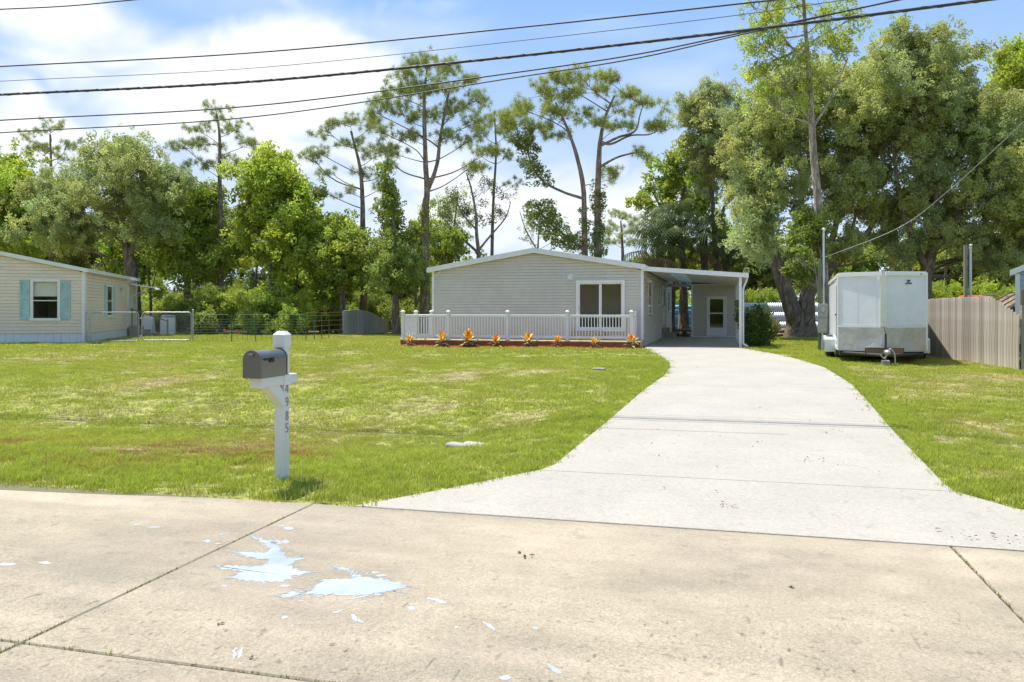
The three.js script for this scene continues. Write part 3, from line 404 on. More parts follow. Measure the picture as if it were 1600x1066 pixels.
{ // deck, railing, flower bed
  const zF = -29.4, yD = .45, xa = onZ(629, 500, zF).x - .1, xb = onZ(987, 500, zF).x + .32;
  const d = thing('porch_deck', 'low new timber deck in front of the grey home', 'deck');
  const nb = 12; for (let i = 0; i < nb; i++) mesh('deck_board', rb(xb - xa, .035, (zF - HZ) / nb * .94 + .002, (xa + xb) / 2, yD - .018, lerp(zF + .03, HZ + .03, (i + .5) / nb), .006), M.deck, d);
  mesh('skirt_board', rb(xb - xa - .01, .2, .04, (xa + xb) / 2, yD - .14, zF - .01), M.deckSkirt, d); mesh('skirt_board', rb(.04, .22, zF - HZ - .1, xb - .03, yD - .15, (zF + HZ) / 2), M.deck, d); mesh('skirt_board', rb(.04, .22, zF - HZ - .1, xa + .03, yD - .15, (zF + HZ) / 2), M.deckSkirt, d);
  const s0 = onZ(888, 520, -30.5).x, s1 = onZ(943, 520, -30.5).x;
  const st = thing('deck_steps', 'fresh yellow timber steps below the sliding glass door', 'steps', [0, yD, 0]);
  mesh('tread', rb(s1 - s0, .04, .3, (s0 + s1) / 2, .3, HZ + .22), M.deck, st); mesh('tread', rb(s1 - s0, .04, .3, (s0 + s1) / 2, .13, HZ + .5), M.deck, st); mesh('riser', bx(s1 - s0 - .02, .14, .03, (s0 + s1) / 2, .21, HZ + .35), M.deck, st); mesh('riser', bx(s1 - s0 - .02, .11, .03, (s0 + s1) / 2, .055, HZ + .63), M.deck, st);
  const r = thing('porch_railing', 'white vinyl picket railing round the timber deck', 'railing');
  const postG = (() => { return rb(.115, 1.09, .115, 0, .545, 0, .008); })(), capG = mergeGeometries([new RoundedBoxGeometry(.16, .035, .16, 2, .01).translate(0, 1.1, 0), new THREE.ConeGeometry(.1, .05, 4).rotateY(Math.PI / 4).translate(0, 1.14, 0).toNonIndexed()].map((g) => { g = g.index ? g.toNonIndexed() : g; return g; }));
  const post = (x, z) => { const p = mesh('post', postG, M.vinyl, r); p.position.set(x, yD, z); mesh('cap', capG, M.vinyl, p); mesh('post_skirt', rb(.16, .05, .16, 0, .025, 0), M.vinyl, p); };
  const balG = bx(.036, .83, .036, 0, .415, 0);
  const run = (x0, z0, x1, z1) => { const L = Math.hypot(x1 - x0, z1 - z0) - .12, a = Math.atan2(-(z1 - z0), x1 - x0), g = new THREE.Group(); g.name = 'rail_section'; g.position.set((x0 + x1) / 2, yD, (z0 + z1) / 2); g.rotation.y = a; r.add(g);
    mesh('top_rail', rb(L, .09, .05, 0, .935, 0), M.vinyl, g); mesh('bottom_rail', rb(L, .09, .05, 0, .14, 0), M.vinyl, g);
    const n = Math.max(2, Math.round(L / .112)); for (let i = 0; i < n; i++) { const m = mesh('baluster', balG, M.vinyl, g); m.position.set(lerp(-L / 2, L / 2, (i + .5) / n), .1, 0); m.scale.y = .98; } if (L > 1) mesh('foot_block', bx(.06, .1, .045, 0, .05, 0), M.vinyl, g); };
  const X = [629.5, 700.5, 793, 886.5, 986.6].map((p) => onZ(p, 500, zF - .1).x), zr = zF - .1, zw = HZ + .1;
  X.forEach((x) => post(x, zr)); for (let i = 0; i < 4; i++) run(X[i], zr, X[i + 1], zr);
  post(X[0], zw); run(X[0], zw, X[0], zr); post(HX0 - .02, zw); run(X[0], zw, HX0 - .02, zw); post(X[4], zw); run(X[4], zr, X[4], zw);
  // mulch strip
  rnd = mulberry(8); const mg = []; const mx0 = xa - .15, mx1 = xb + .05;
  for (let i = 0; i < 5200; i++) { const x = rr(mx0, mx1), z = zF + .02 + Math.abs(rr(0, 1) ** 1.3) * .62 * (.8 + .4 * n3(x * 2, 0)), y = ground(x, z) + rr(.005, .05), a = rr(0, 6.3), l = rr(.02, .05), w = .008; const c = Math.cos(a), s = Math.sin(a), t = rr(-.02, .02); mg.push(x - c * l - s * w, y - t, z - s * l + c * w, x - c * l + s * w, y - t, z - s * l - c * w, x + c * l + s * w, y + t, z + s * l - c * w, x - c * l - s * w, y - t, z - s * l + c * w, x + c * l + s * w, y + t, z + s * l - c * w, x + c * l - s * w, y + t, z + s * l + c * w); }
  const b = new THREE.BufferGeometry(); b.setAttribute('position', new THREE.Float32BufferAttribute(mg, 3)); b.computeVertexNormals(); tag(mesh('mulch', b, M.mulch, scene, 'stuff'), 'orange red wood mulch strip along the foot of the timber deck', 'mulch');
  const sg = new THREE.PlaneGeometry(mx1 - mx0, .6, 40, 3).rotateX(-Math.PI / 2).translate((mx0 + mx1) / 2, 0, zF + .3); { const p = sg.attributes.position; for (let i = 0; i < p.count; i++) p.setY(i, ground(p.getX(i), p.getZ(i)) + .008); } tag(mesh('flower_bed', sg, M.mulch, scene, 'structure'), 'bed of orange red mulch');
}
{ // tan neighbour: local x to the right along its front, local -z into the lot, origin at the front right corner
  const d = 34.2, o = at(132, 536, d), t = thing('tan_house', 'tan sided mobile home with teal shutters and white skirting', 'house', [o.x, HG - .02, o.z], Math.PI * 29.1 / 180);
  const Wd = 8.4, De = 10.9, sk = .45, ev = 3.06, mid = -Wd / 2, slope = .205, pk = ev + Wd / 2 * slope;
  const fr = new THREE.Group(); fr.name = 'front_wall'; t.add(fr);
  siding(fr, -Wd, 0, sk, (x) => pk - Math.abs(x - mid) * slope, .14, M.sidingTan, [[-2.03, -.97, 1.02, 2.7]], (y) => y <= ev ? [-Wd, 0] : [mid - (pk - y) / slope, mid + (pk - y) / slope]);
  for (let i = 0; i < 28; i++) mesh('skirt_panel', bx(Wd / 28 - .008, sk, .03, -Wd + (i + .5) * Wd / 28, sk / 2, -.03), M.skirt, fr);
  sashWindow(fr, -2.07, -.93, .98, 2.74, { mid: 1.83, frame: .11, depth: 1.6, blind: .62 });
  for (const [a, b] of [[-2.45, -2.09], [-.91, -.55]]) { const s = new THREE.Group(); s.name = 'shutter'; fr.add(s); const y0 = 1.05, y1 = 2.68, cx = (a + b) / 2; mesh('panel', bx(b - a, y1 - y0, .02, cx, (y0 + y1) / 2, .03), M.teal, s); mesh('stile', bx(.05, y1 - y0, .02, a + .025, (y0 + y1) / 2, .05), M.teal, s); mesh('stile', bx(.05, y1 - y0, .02, b - .025, (y0 + y1) / 2, .05), M.teal, s); for (const y of [y0 + .04, (y0 + y1) / 2 + .05, y1 - .04]) mesh('rail', bx(b - a - .1, .08, .02, cx, y, .05), M.teal, s); }
  mesh('corner_trim', bx(.11, ev, .05, -.045, ev / 2 + .01, .02), M.white, t); mesh('corner_trim', bx(.05, ev, .1, .02, ev / 2 + .01, -.06), M.white, t);
  const sd = new THREE.Group(); sd.name = 'side_wall'; sd.rotation.y = Math.PI / 2; t.add(sd);
  siding(sd, 0, De, sk, () => ev, .14, M.sidingTan, [[3.83, 5.05, 1.15, 2.6], [8.5, 9.6, .6, 2.7]]);
  for (let i = 0; i < 30; i++) mesh('skirt_panel', bx(De / 30 - .008, sk, .03, (i + .5) * De / 30, sk / 2, -.03), M.skirt, sd);
  sashWindow(sd, 3.8, 5.08, 1.1, 2.64, { frame: .09 }); mesh('shutter', bx(.34, 1.5, .03, 3.58, 1.87, .03), M.teal, sd); mesh('shutter', bx(.34, 1.5, .03, 5.3, 1.87, .03), M.teal, sd);
  const dd = new THREE.Group(); dd.name = 'door'; sd.add(dd); mesh('panel', bx(1.0, 2.1, .05, 9.05, 1.65, 0), M.white, dd); mesh('frame', bx(.1, 2.2, .08, 8.48, 1.66, .02), M.white, dd); mesh('frame', bx(.1, 2.2, .08, 9.62, 1.66, .02), M.white, dd); mesh('handle', rb(.05, .1, .06, 9.45, 1.55, .06), M.galv, dd);
  mesh('wall_hook', new THREE.TorusGeometry(.12, .015, 6, 14, 4.2).translate(6.7, 2.45, .08), M.galv, sd);
  mesh('corner_trim', bx(.12, ev - .1, .06, De - .06, (ev + .1) / 2, .01), M.white, sd);
  const rp = [[-Wd - .15, ev - .01], [mid, pk + .02], [.12, ev - .01], [.12, ev + .1], [mid, pk + .15], [-Wd - .15, ev + .1]];
  mesh('roof', prism(rp, De + .3).translate(0, 0, -De - .2), M.roof, t); mesh('fascia', prism([[-Wd - .18, ev - .02], [mid, pk + .01], [.14, ev - .02], [.14, ev + .14], [mid, pk + .18], [-Wd - .18, ev + .14]], .1).translate(0, 0, .06), M.white, t);
  mesh('eave_fascia', bx(.05, .16, De + .3, .145, ev + .06, -De / 2 - .1), M.white, t);
  mesh('left_wall', bx(.06, ev - .05, De - .2, -Wd + .04, ev / 2, -De / 2), M.sidingTan, t); mesh('back_wall', bx(Wd - .2, ev - .05, .06, mid, ev / 2, -De + .04), M.sidingTan, t);
  const aw = new THREE.Group(); aw.name = 'awning'; t.add(aw); mesh('canopy', prism([[0, 0], [1.25, -.2], [1.34, -.32], [1.30, -.33], [1.2, -.25], [0, -.06]], 1.5).translate(.05, 2.86, -10.2), M.white, aw); for (const z of [-10.1, -8.8]) mesh('bracket', rod(V(.04, 2.1, z), V(1.05, 2.62, z), .015), M.white, aw);
  const hs = thing('entry_steps', 'brick entry steps with a timber handrail beside the tan house', 'steps', [0, 0, 0]); hs.position.copy(t.position); hs.rotation.y = t.rotation.y;
  for (let i = 0; i < 3; i++) mesh('step', rb(1.2 - i * .35, .19, 1.3, .7 - i * .175, .095 + i * .19, -9.05), M.brickC, hs); mesh('handrail', rod(V(.15, 1.5, -8.4), V(2.0, .85, -8.4), .04, 6), M.lumber, hs); mesh('handrail_post', rod(V(2.0, 0, -8.4), V(2.0, .95, -8.4), .045, 6), M.lumber, hs); mesh('handrail_post', rod(V(.25, .5, -8.4), V(.25, 1.5, -8.4), .045, 6), M.lumber, hs);
}

// ------------------------------------------------------------ mailbox
const font = await new FontLoader().loadAsync('fonts/droid/droid_sans_regular.typeface.json');
{
  const bp = V(-4.0, 0, -6.76), g0 = ground(bp.x, bp.z), m = thing('mailbox', 'charcoal metal mailbox on a white post marked 4985', 'mailbox', [bp.x, g0, bp.z]);
  const dk = phys([.15, .15, .145], .3, { metalness: .45, clearcoat: .5, clearcoatRoughness: .15 }), dkF = phys([.14, .135, .12], .45, { metalness: .2 });
  const yb = 1.0 - g0, ytop = 1.41 - g0;
  mesh('post', rb(.1, 1.3, .1, 0, .64, 0, .006), M.vinyl, m);
  const cap = mesh('post_cap', rb(.125, .12, .125, 0, ytop - .10, 0, .006), M.vinyl, m); mesh('cap_point', boxUV(new THREE.CylinderGeometry(.045, .088, .035, 4).rotateY(Math.PI / 4).translate(0, ytop - .023, 0)), M.vinyl, cap);
  const arm = mesh('crossarm', rb(.115, .09, .62, 0, yb - .05, .13, .006), M.vinyl, m); mesh('collar', rb(.135, .10, .13, 0, yb - .052, 0, .006), M.vinyl, arm);
  mesh('brace', prism([[.05, -.30], [.05, -.17], [.13, -.095], [.28, -.095], [.28, -.115]], .09, .003).rotateY(-Math.PI / 2).translate(.045, yb, 0), M.vinyl, m);
  // barrel-topped box, axis along z
  const w = .086, L = .46, z0 = .05, h1 = .16, sec = (r, hh) => { const s = new THREE.Shape(); s.moveTo(-r, 0); s.lineTo(r, 0); s.lineTo(r, hh); s.absarc(0, hh, r, 0, Math.PI, false); s.lineTo(-r, 0); return s; };
  const body = mesh('box', new THREE.ExtrudeGeometry(sec(w - .004, h1), { depth: L - .02, bevelEnabled: false, curveSegments: 20 }).translate(0, yb, z0), dk, m);
  mesh('door', new THREE.ExtrudeGeometry(sec(w, h1), { depth: .018, bevelEnabled: true, bevelSize: .003, bevelThickness: .004, bevelSegments: 2, curveSegments: 20 }).translate(0, yb, z0 + L - .02), dkF, body);
  mesh('rear_rim', new THREE.ExtrudeGeometry(sec(w, h1), { depth: .014, bevelEnabled: false, curveSegments: 20 }).translate(0, yb, z0 - .004), dk, body);
  mesh('door_pull', rb(.05, .022, .022, 0, yb + h1 + .045, z0 + L + .01, .006), dk, body);
  const fl = mesh('flag', rb(.006, .045, .07, w + .004, yb + .155, z0 + .27, .002), M.dark, body); mesh('flag_arm', rb(.006, .022, .12, w + .004, yb + .165, z0 + .34, .002), M.dark, fl);
  const dm = mat([.34, .31, .28], .6, { metalness: .2 }); [['4', 606], ['9', 627], ['8', 649], ['5', 668]].forEach(([c, py]) => { const tg = new TextGeometry(c, { font, size: .085, depth: .006, curveSegments: 4 }); tg.center(); tg.rotateY(Math.PI / 2); tg.scale(1, 1, .95); mesh('digit', tg.translate(.053, CAM_H - (py - HY) * .00605 - g0, .002), dm, m); });
}
// ------------------------------------------------------------ fences and gates by the tan house
const wires = (list, r, seg = 4) => mergeGeometries(list.map(([a, b]) => rod(a, b, r, seg)));
function chainGate(a, b, h0, h1, label) {   // a, b: lower corners on the ground
  const L = a.distanceTo(b), g = thing('chain_link_gate', label, 'gate', [a.x, a.y, a.z], Math.atan2(-(b.z - a.z), b.x - a.x), 'chain link gates');
  const r = .13, pts = [], arc = (cx, cy, s) => { for (let i = 0; i <= 4; i++) pts.push(V(cx + Math.cos(s + i * Math.PI / 8) * r, cy + Math.sin(s + i * Math.PI / 8) * r, 0)); }; arc(L - r, h1 - r, 0); arc(r, h1 - r, Math.PI / 2); arc(r, h0 + r, Math.PI); arc(L - r, h0 + r, Math.PI * 1.5);
  mesh('frame', new THREE.TubeGeometry(new THREE.CatmullRomCurve3(pts, true, 'catmullrom', .05), 120, .022, 8, true), M.galv, g);
  const ws = []; const s = .075; for (let k = -h1; k < L + h1; k += s) for (const d of [1, -1]) { let x0 = k, y0 = h0, x1 = k + d * (h1 - h0), y1 = h1; const lo = .02, hi = L - .02; if (d > 0) { if (x0 < lo) { y0 += lo - x0; x0 = lo; } if (x1 > hi) { y1 -= x1 - hi; x1 = hi; } } else { if (x0 > hi) { y0 += x0 - hi; x0 = hi; } if (x1 < lo) { y1 -= lo - x1; x1 = lo; } } if (y1 - y0 > .03) ws.push([V(x0, y0, 0), V(x1, y1, 0)]); }
  mesh('chain_mesh', wires(ws, .0017, 3), M.galv, g, 'stuff'); for (const y of [.25, 1.05]) mesh('hinge', rb(.09, .05, .05, -.03, y, 0), M.galv, g);
}
const gpost = (p, h, label) => { const o = thing('fence_post', label, 'fence post', p); mesh('pipe', new THREE.CylinderGeometry(.035, .035, h, 10).translate(0, h / 2, 0), M.galv, o); mesh('cap', new THREE.SphereGeometry(.042, 10, 8).translate(0, h, 0), M.galv, o); };
{
  const A = onGround(136, 536.5), B = onGround(219, 534.5), C = onGround(301.5, 534); const k = (p, q, t) => drop(p.clone().lerp(q, t));
  gpost(A, 1.32, 'galvanised gate post standing against the corner of the tan house'); gpost(C, 1.40, 'galvanised gate post where the chain link meets the green wire fence'); 
  chainGate(k(A, B, .06), k(A, B, .97), .06, 1.32, 'chain link gate leaf hung beside the tan house corner'); chainGate(k(B, C, .03), k(B, C, .965), .08, 1.32, 'chain link gate leaf hung next to the green wire fence');
  const E = onGround(478, 533.5), f = thing('wire_fence', 'green welded wire fence on steel stakes across the side lawn', 'fence', C, Math.atan2(-(E.z - C.z), E.x - C.x)); const L = C.distanceTo(E);
  const sx = (px) => C.distanceTo(onGround(px, 533.7)); for (const px of [364, 401.5, 478]) mesh('stake', rb(.035, 1.22, .03, Math.min(sx(px), L), .6, 0, .004), M.greenSteel, f);
  for (const [a, b] of [[0, 58], [61, 122], [124, 174]]) { const x0 = a / 174 * L, x1 = b / 174 * L, pts = [V(x0 + .02, .5, 0), V(x0 + .02, 1.12, 0), V(x0 + .12, 1.2, 0), V(x1 - .12, 1.2, 0), V(x1 - .02, 1.12, 0), V(x1 - .02, .5, 0)]; mesh('panel_frame', new THREE.TubeGeometry(new THREE.CatmullRomCurve3(pts, false, 'catmullrom', .05), 60, .012, 5), M.greenSteel, f); const ws = []; for (let i = 1; i < 9; i++) ws.push([V(x0, .05 + i * .118, 0), V(x1, .05 + i * .118, 0)]); for (let x = x0; x < x1; x += .21) ws.push([V(x, .02, .004), V(x, 1.2, .004)]); mesh('wire_mesh', wires(ws, .006, 3), M.greenSteel, f, 'stuff'); }
  const S = [[491, 532], [502.5, 530], [514, 528.5]].map((p) => onGround(...p)), P0 = onGround(537, 526.5); const rust = thing('stake_fence', 'sagging brown wire fence on thin stakes beside the grey panel fence', 'fence', E, 0);
  const q = [E, ...S, P0].map((p) => p.clone().sub(E)); q.slice(1, 4).forEach((p, i) => mesh('stake', rod(p, p.clone().add(V(0, 1.3, 0)), .022, 5), M.greenSteel, rust)); const ws = []; for (let i = 0; i < 4; i++) for (const y of [.15, .4, .65, .9, 1.15, 1.28]) ws.push([q[i].clone().add(V(0, y, 0)), q[i + 1].clone().add(V(0, y, 0))]); mesh('wire_strand', wires(ws, .006, 3), M.rust, rust, 'stuff');
  // grey panels, stepping down and bending back
  const top = [[537, 486.6], [545, 486.6], [552, 485.3], [562, 486], [571, 487], [580, 489.5], [587, 493], [594, 497], [600, 501], [606, 504], [609, 506]], dz = [45, 45.6, 46.2, 46.9, 47.6, 48.4, 49.2, 50, 50.8, 51.6, 52.2];
  const gp = thing('panel_fence', 'weathered grey panel fence stepping down towards the trees', 'fence', drop(at(537, 520, 45))); const o = gp.position;
  for (let i = 0; i < top.length - 1; i++) { const a = drop(at(top[i][0], 520, dz[i])), b = drop(at(top[i + 1][0], 520, dz[i + 1])), ya = at(top[i][0], top[i][1], dz[i]).y, yb = at(top[i + 1][0], top[i + 1][1], dz[i + 1]).y;
    const n = 2; for (let k = 0; k < n; k++) { const p = a.clone().lerp(b, k / n), r = a.clone().lerp(b, (k + .94) / n), y0 = lerp(ya, yb, k / n), y1 = lerp(ya, yb, (k + .94) / n), len = Math.hypot(r.x - p.x, r.z - p.z); const pl = mesh('panel_board', prism([[0, 0], [len, 0], [len, y1 - p.y], [0, y0 - p.y]], .03), (i + k) % 3 ? M.panelGrey : M.panelGreyB, gp); pl.position.copy(p).sub(o); pl.rotation.y = Math.atan2(-(r.z - p.z), r.x - p.x); }
    mesh('top_rail', rod(V(a.x, ya + .02, a.z + .04).sub(o), V(b.x, yb + .02, b.z + .04).sub(o), .03, 6), M.panelGreyB, gp); if (i % 2 === 0) mesh('post', rod(a.clone().add(V(0, -.1, .06)).sub(o), V(a.x, ya + .05, a.z + .06).sub(o), .04, 6), M.greyBox, gp); }
  // appliances left out behind the gate
  const ap = (px, py, w, hh, turn, label, lid) => { const p = onGround(px, py), a = thing('washing_machine', label, 'appliance', p, turn); mesh('cabinet', rb(w, hh, .66, 0, hh / 2, 0, .02), M.appliance, a); mesh('top_lid', rb(w - .02, .05, .64, 0, hh + .025, 0, .015), M.appliance, a); mesh('control_panel', rb(w - .04, .16, .1, 0, hh + .1, -.26, .02), M.appliance, a); mesh('front_seam', bx(w - .06, .012, .01, 0, hh * .25, .334), M.greyBox, a); if (lid) { const l = mesh('open_lid', rb(w - .08, .03, .5, 0, 0, 0, .01), M.appliance, a); l.position.set(.03, hh + .13, .02); l.rotation.z = .12; } };
  ap(262.5, 523.2, .78, .95, .55, 'white washing machine with raised lid on the grass behind the gate', true); ap(231, 521.5, .62, .86, .5, 'white appliance behind the gate, beside the entry steps'); 
  const bd = thing('leaning_board', 'pale narrow board leaning on the white appliance beside the entry steps', 'board', onGround(241, 524)); const l = mesh('board', rb(.1, .95, .03, 0, .47, 0, .005), M.white, bd); l.rotation.z = .08;
  for (const [px, py, lb] of [[348.5, 527, 'tall red marker flag in the side lawn behind the green fence'], [371, 526, 'low red marker flag in the side lawn behind the green fence']]) { const f2 = thing('marker_flag', lb, 'marker flag', onGround(px, py)); const hh = px < 360 ? .42 : .32; mesh('stem', rod(V(0, 0, 0), V(0, hh, 0), .006, 4), M.wireGrey, f2); mesh('flag', boxUV(new THREE.PlaneGeometry(.15, .16, 4, 3).translate(.07, hh - .06, 0)), M.orange, f2); }
}
// ------------------------------------------------------------ picket fence by the trailer
{
  const N = onGround(1592, 579), R = at(1445, 555, 24.6), Fz = drop(R.clone().add(R.clone().sub(N).multiplyScalar(.75)));
  const f = thing('picket_fence', 'weathered brown board fence beside the white trailer', 'fence', drop(N)); const dir = Fz.clone().sub(N), L = Math.hypot(dir.x, dir.z); dir.y = 0; dir.normalize(); const o = f.position, ang = Math.atan2(-dir.z, dir.x);
  rnd = mulberry(77); const w = .142, n = Math.floor(L / .146), ms = [M.fence, M.fenceB, M.fenceC, M.fence];
  for (let i = 0; i < n; i++) { const s = i * .146, p = N.clone().addScaledVector(dir, s), y = ground(p.x, p.z), hh = (s < 1.35 ? lerp(1.36, 1.80, s / 1.35) : 1.80 - (s - 1.35) * .012) + rr(-.012, .012); const b = mesh('fence_board', prism([[0, 0], [w, 0], [w, hh - .03], [w - .03, hh], [.03, hh], [0, hh - .03]], .018), ms[Math.floor(rnd() * 4)], f); b.position.set(p.x - o.x, y - o.y - .02, p.z - o.z); b.rotation.y = ang; b.rotation.z = rr(-.006, .006); }
  const back = V(-dir.z, 0, dir.x).multiplyScalar(dir.x * 0 + 1); const off = (back.x > 0 ? 1 : -1); for (const y of [.35, 1.05]) mesh('fence_rail', rod(V(0, y, 0).addScaledVector(back, off * .05), V(dir.x * L, y + ground(Fz.x, Fz.z) - o.y, dir.z * L).addScaledVector(back, off * .05), .035, 4), M.fenceB, f);
  for (let s = 0; s <= L; s += 2.3) mesh('post', bx(.09, 1.6, .09, dir.x * s + back.x * off * .1, .8 + ground(N.x + dir.x * s, N.z + dir.z * s) - o.y - .05, dir.z * s + back.z * off * .1), M.fenceB, f);
  // neighbour behind the fence end: blue sided house corner, timber lean-to, block wall
  const c = drop(at(1588, 520, 23.5)), h = thing('blue_house', 'pale blue sided house with a white corner board behind the fence', 'house', c, -.38); const fr = new THREE.Group(); fr.name = 'front_wall'; h.add(fr);
  const ev = at(1588, 428, 23.5).y - c.y; siding(fr, 0, 6, .4, (x) => ev + Math.min(x, 6) * .42, .17, M.sidingBlue, [], (y) => y <= ev ? [0, 6] : [(y - ev) / .42, 6]); mesh('corner_trim', bx(.12, ev, .06, .04, ev / 2, .03), M.white, h); mesh('left_wall', bx(.08, ev - .02, 7, .05, ev / 2, -3.52), M.sidingBlue, h); mesh('foundation', bx(6, .4, .1, 3, .2, -.06), M.block, h); mesh('barge_board', prism([[-.15, ev - .06], [6, ev + 6.15 * .42 - .06], [6, ev + 6.15 * .42 + .1], [-.15, ev + .1]], .07).translate(0, 0, .05), M.white, h); mesh('roof', prism([[-.15, ev + .02], [6, ev + 6.15 * .42 + .02], [6, ev + 6.15 * .42 + .12], [-.15, ev + .12]], 7.1).translate(0, 0, -7.05), M.roof, h);
  const lt = thing('lean_to', 'brown timber lean-to roof between the board fence and the blue house', 'shed', drop(at(1578, 520, 25.5))); const ly = at(1578, 457, 25.5).y - lt.position.y; const rf = mesh('roof_sheet', bx(1.0, .05, 2.6, 0, 0, 0), M.bark, lt); rf.position.set(-.05, ly - .3, 0); rf.rotation.z = .55; for (let i = 0; i < 4; i++) { const b = mesh('rafter', bx(1.3, .09, .05, 0, -.08, -1.2 + i * .8), M.lumber, lt); b.position.set(-.15, ly - .25, 0); b.rotation.z = .55; } mesh('beam', bx(1.1, .14, .08, -.1, ly - .55, 1.1), M.lumber, lt); mesh('post', bx(.1, ly - .5, .1, .3, (ly - .5) / 2, 1.05), M.lumber, lt); mesh('post', bx(.1, ly - .75, .1, -.6, (ly - .75) / 2, 1.05), M.lumber, lt);
  const bw = thing('block_wall', 'grey block wall behind the cut end of the board fence', 'wall', drop(at(1594, 560, 19.6)), -.1); rnd = mulberry(2); for (let r = 0; r < 7; r++) for (let k = 0; k < 6; k++) mesh('block', rb(.395, .195, .19, .2 + k * .4 + (r % 2 ? .2 : 0), .1 + r * .2, 0, .008), M.block, bw); const bp = mesh('timber_upright', bx(.13, .75, .05, .06, 1.55, .13), M.lumber, bw);
}
// ------------------------------------------------------------ trailer
{
  const np = at(1381, 550, 20.8), o = drop(np), t = thing('cargo_trailer', 'white enclosed cargo trailer with V nose and metal stone guard', 'trailer', o, -5.2 * Math.PI / 180);
  const W = 1.07, B = .53 - o.y, T = 2.58 - o.y, P = 2.62 - o.y, nz = -.55, LEN = 7.2, G = B + .62;   // local -z is the rear
  const panel = (name, a, b, y0, y1, m, out = .006, th = .012) => { const d = V(b[0] - a[0], 0, b[1] - a[1]), L = d.length(), q = mesh(name, bx(L, y1 - y0, th, L / 2, (y0 + y1) / 2, out), m, t); q.position.set(a[0], 0, a[1]); q.rotation.y = Math.atan2(-d.z, d.x); return q; };
  // core body
  const sh = new THREE.Shape([[-W, LEN + nz * -1 + 0], [W, LEN - nz], [W, -nz], [.03, .012], [-.03, .012], [-W, -nz]].map((p) => new THREE.Vector2(p[0], p[1])));
  const core = new THREE.ExtrudeGeometry(sh, { depth: T - B, bevelEnabled: false }).rotateX(-Math.PI / 2).translate(0, B, 0);
  mesh('body', boxUV(core), M.trailer, t);
  const nl = [-W, nz], nr = [W, nz], ml = [-.13, -.08], mr = [.13, -.08];
  panel('nose_panel', nl, [-.16, -.09], G + .02, T - .06, M.trailer, .006); panel('nose_panel', [.16, -.09], nr, G + .02, T - .06, M.trailer, .006);
  const dent = (g) => { const p = g.attributes.position; for (let i = 0; i < p.count; i++) p.setZ(i, p.getZ(i) + (fbm(p.getX(i) * 3, p.getY(i) * 3, 2, 3) - .5) * .03); g.computeVertexNormals(); return boxUV(g); };
  for (const [a, b] of [[nl, [-.02, -.012]], [[.02, -.012], nr]]) { const d = V(b[0] - a[0], 0, b[1] - a[1]), L = d.length(), q = mesh('stone_guard', dent(new THREE.PlaneGeometry(L, G - B + .02, 24, 14).translate(L / 2, (G + B) / 2, .024)), M.plate, t); q.position.set(a[0], 0, a[1]); q.rotation.y = Math.atan2(-d.z, d.x); }
  panel('guard_edge', nl, [-.06, -.03], G, G + .022, M.trim, .03, .012); panel('guard_edge', [.06, -.03], nr, G, G + .022, M.trim, .03, .012);
  mesh('nose_strip', rb(.17, T - G - .08, .03, .0, (T + G) / 2 - .02, -.02, .008), M.ridge, t); for (let i = 0; i < 7; i++) for (const x of [-.06, .06]) mesh('rivet', new THREE.SphereGeometry(.009, 6, 5).translate(x, G + .1 + i * (T - G - .25) / 6, 0), M.trim, t);
  mesh('corner_post', new THREE.CylinderGeometry(.035, .035, T - B, 10).translate(-W, (T + B) / 2, nz), M.trim, t); mesh('corner_post', new THREE.CylinderGeometry(.035, .035, T - B, 10).translate(W, (T + B) / 2, nz), M.trim, t);
  panel('top_trim', nl, [-.03, 0], T - .075, T + .015, M.trim, .02, .03); panel('top_trim', [.03, 0], nr, T - .075, T + .015, M.trim, .02, .03); panel('top_trim', [-W, -LEN + nz], nl, T - .075, T + .012, M.trim, .018, .03); panel('bottom_trim', [-W, -LEN + nz], nl, B - .01, B + .09, M.trim, .018, .03);
  panel('side_door', [-W, -1.9], [-W, -1.05], B + .12, T - .14, M.trailer, .016, .02); panel('door_bar', [-W, -1.0], [-W, -.96], B + .3, T - .3, M.steelDark, .02, .02);
  mesh('marker_light', rb(.06, .03, .02, 0, 0, 0, .006), M.steelDark, t).position.set(W * .86, T - .03, nz * .86 + .035); mesh('roof', boxUV(new THREE.ExtrudeGeometry(sh, { depth: .03, bevelEnabled: false }).rotateX(-Math.PI / 2).translate(0, T + .004, 0)), M.trim, t);
  const rv = new THREE.SphereGeometry(.008, 6, 4), rivets = (a, b, y0, y1, n) => { for (let i = 0; i < n; i++) for (const y of [y0, y1]) { const m = mesh('rivet', rv, M.trim, t); m.position.set(lerp(a[0], b[0], (i + .5) / n), y, lerp(a[1], b[1], (i + .5) / n) + .018); } };
  rivets(nl, [-.16, -.09], G + .06, T - .1, 9); rivets([.16, -.09], nr, G + .06, T - .1, 9); rivets(nl, [-.06, -.03], B + .03, G - .03, 10); rivets([.06, -.03], nr, B + .03, G - .03, 10);
  for (const [a, b] of [[nl, [-.16, -.09]], [[.16, -.09], nr]]) { const f = .52, q = mesh('panel_seam', bx(.012, T - G - .1, .006, 0, (T + G) / 2, 0), M.trim, t); q.position.set(lerp(a[0], b[0], f), 0, lerp(a[1], b[1], f) + .012); }
  mesh('door_latch', rb(.03, .05, .18, -W - .05, B + .95, -1.15, .01), M.steelDark, t); for (const s of [-1, 1]) mesh('clearance_light', rb(.05, .05, .04, s * (W + .02), T - .05, nz - .12, .012), M.orange, t);
  // emblem on the right-hand nose panel: a dark T-shaped mark over a line of small lettering
  const em = new THREE.Group(); em.name = 'emblem'; em.position.set(.62, T - .26, -.32 + .03); em.rotation.y = Math.atan2(.52, W); em.scale.setScalar(.8); t.add(em);
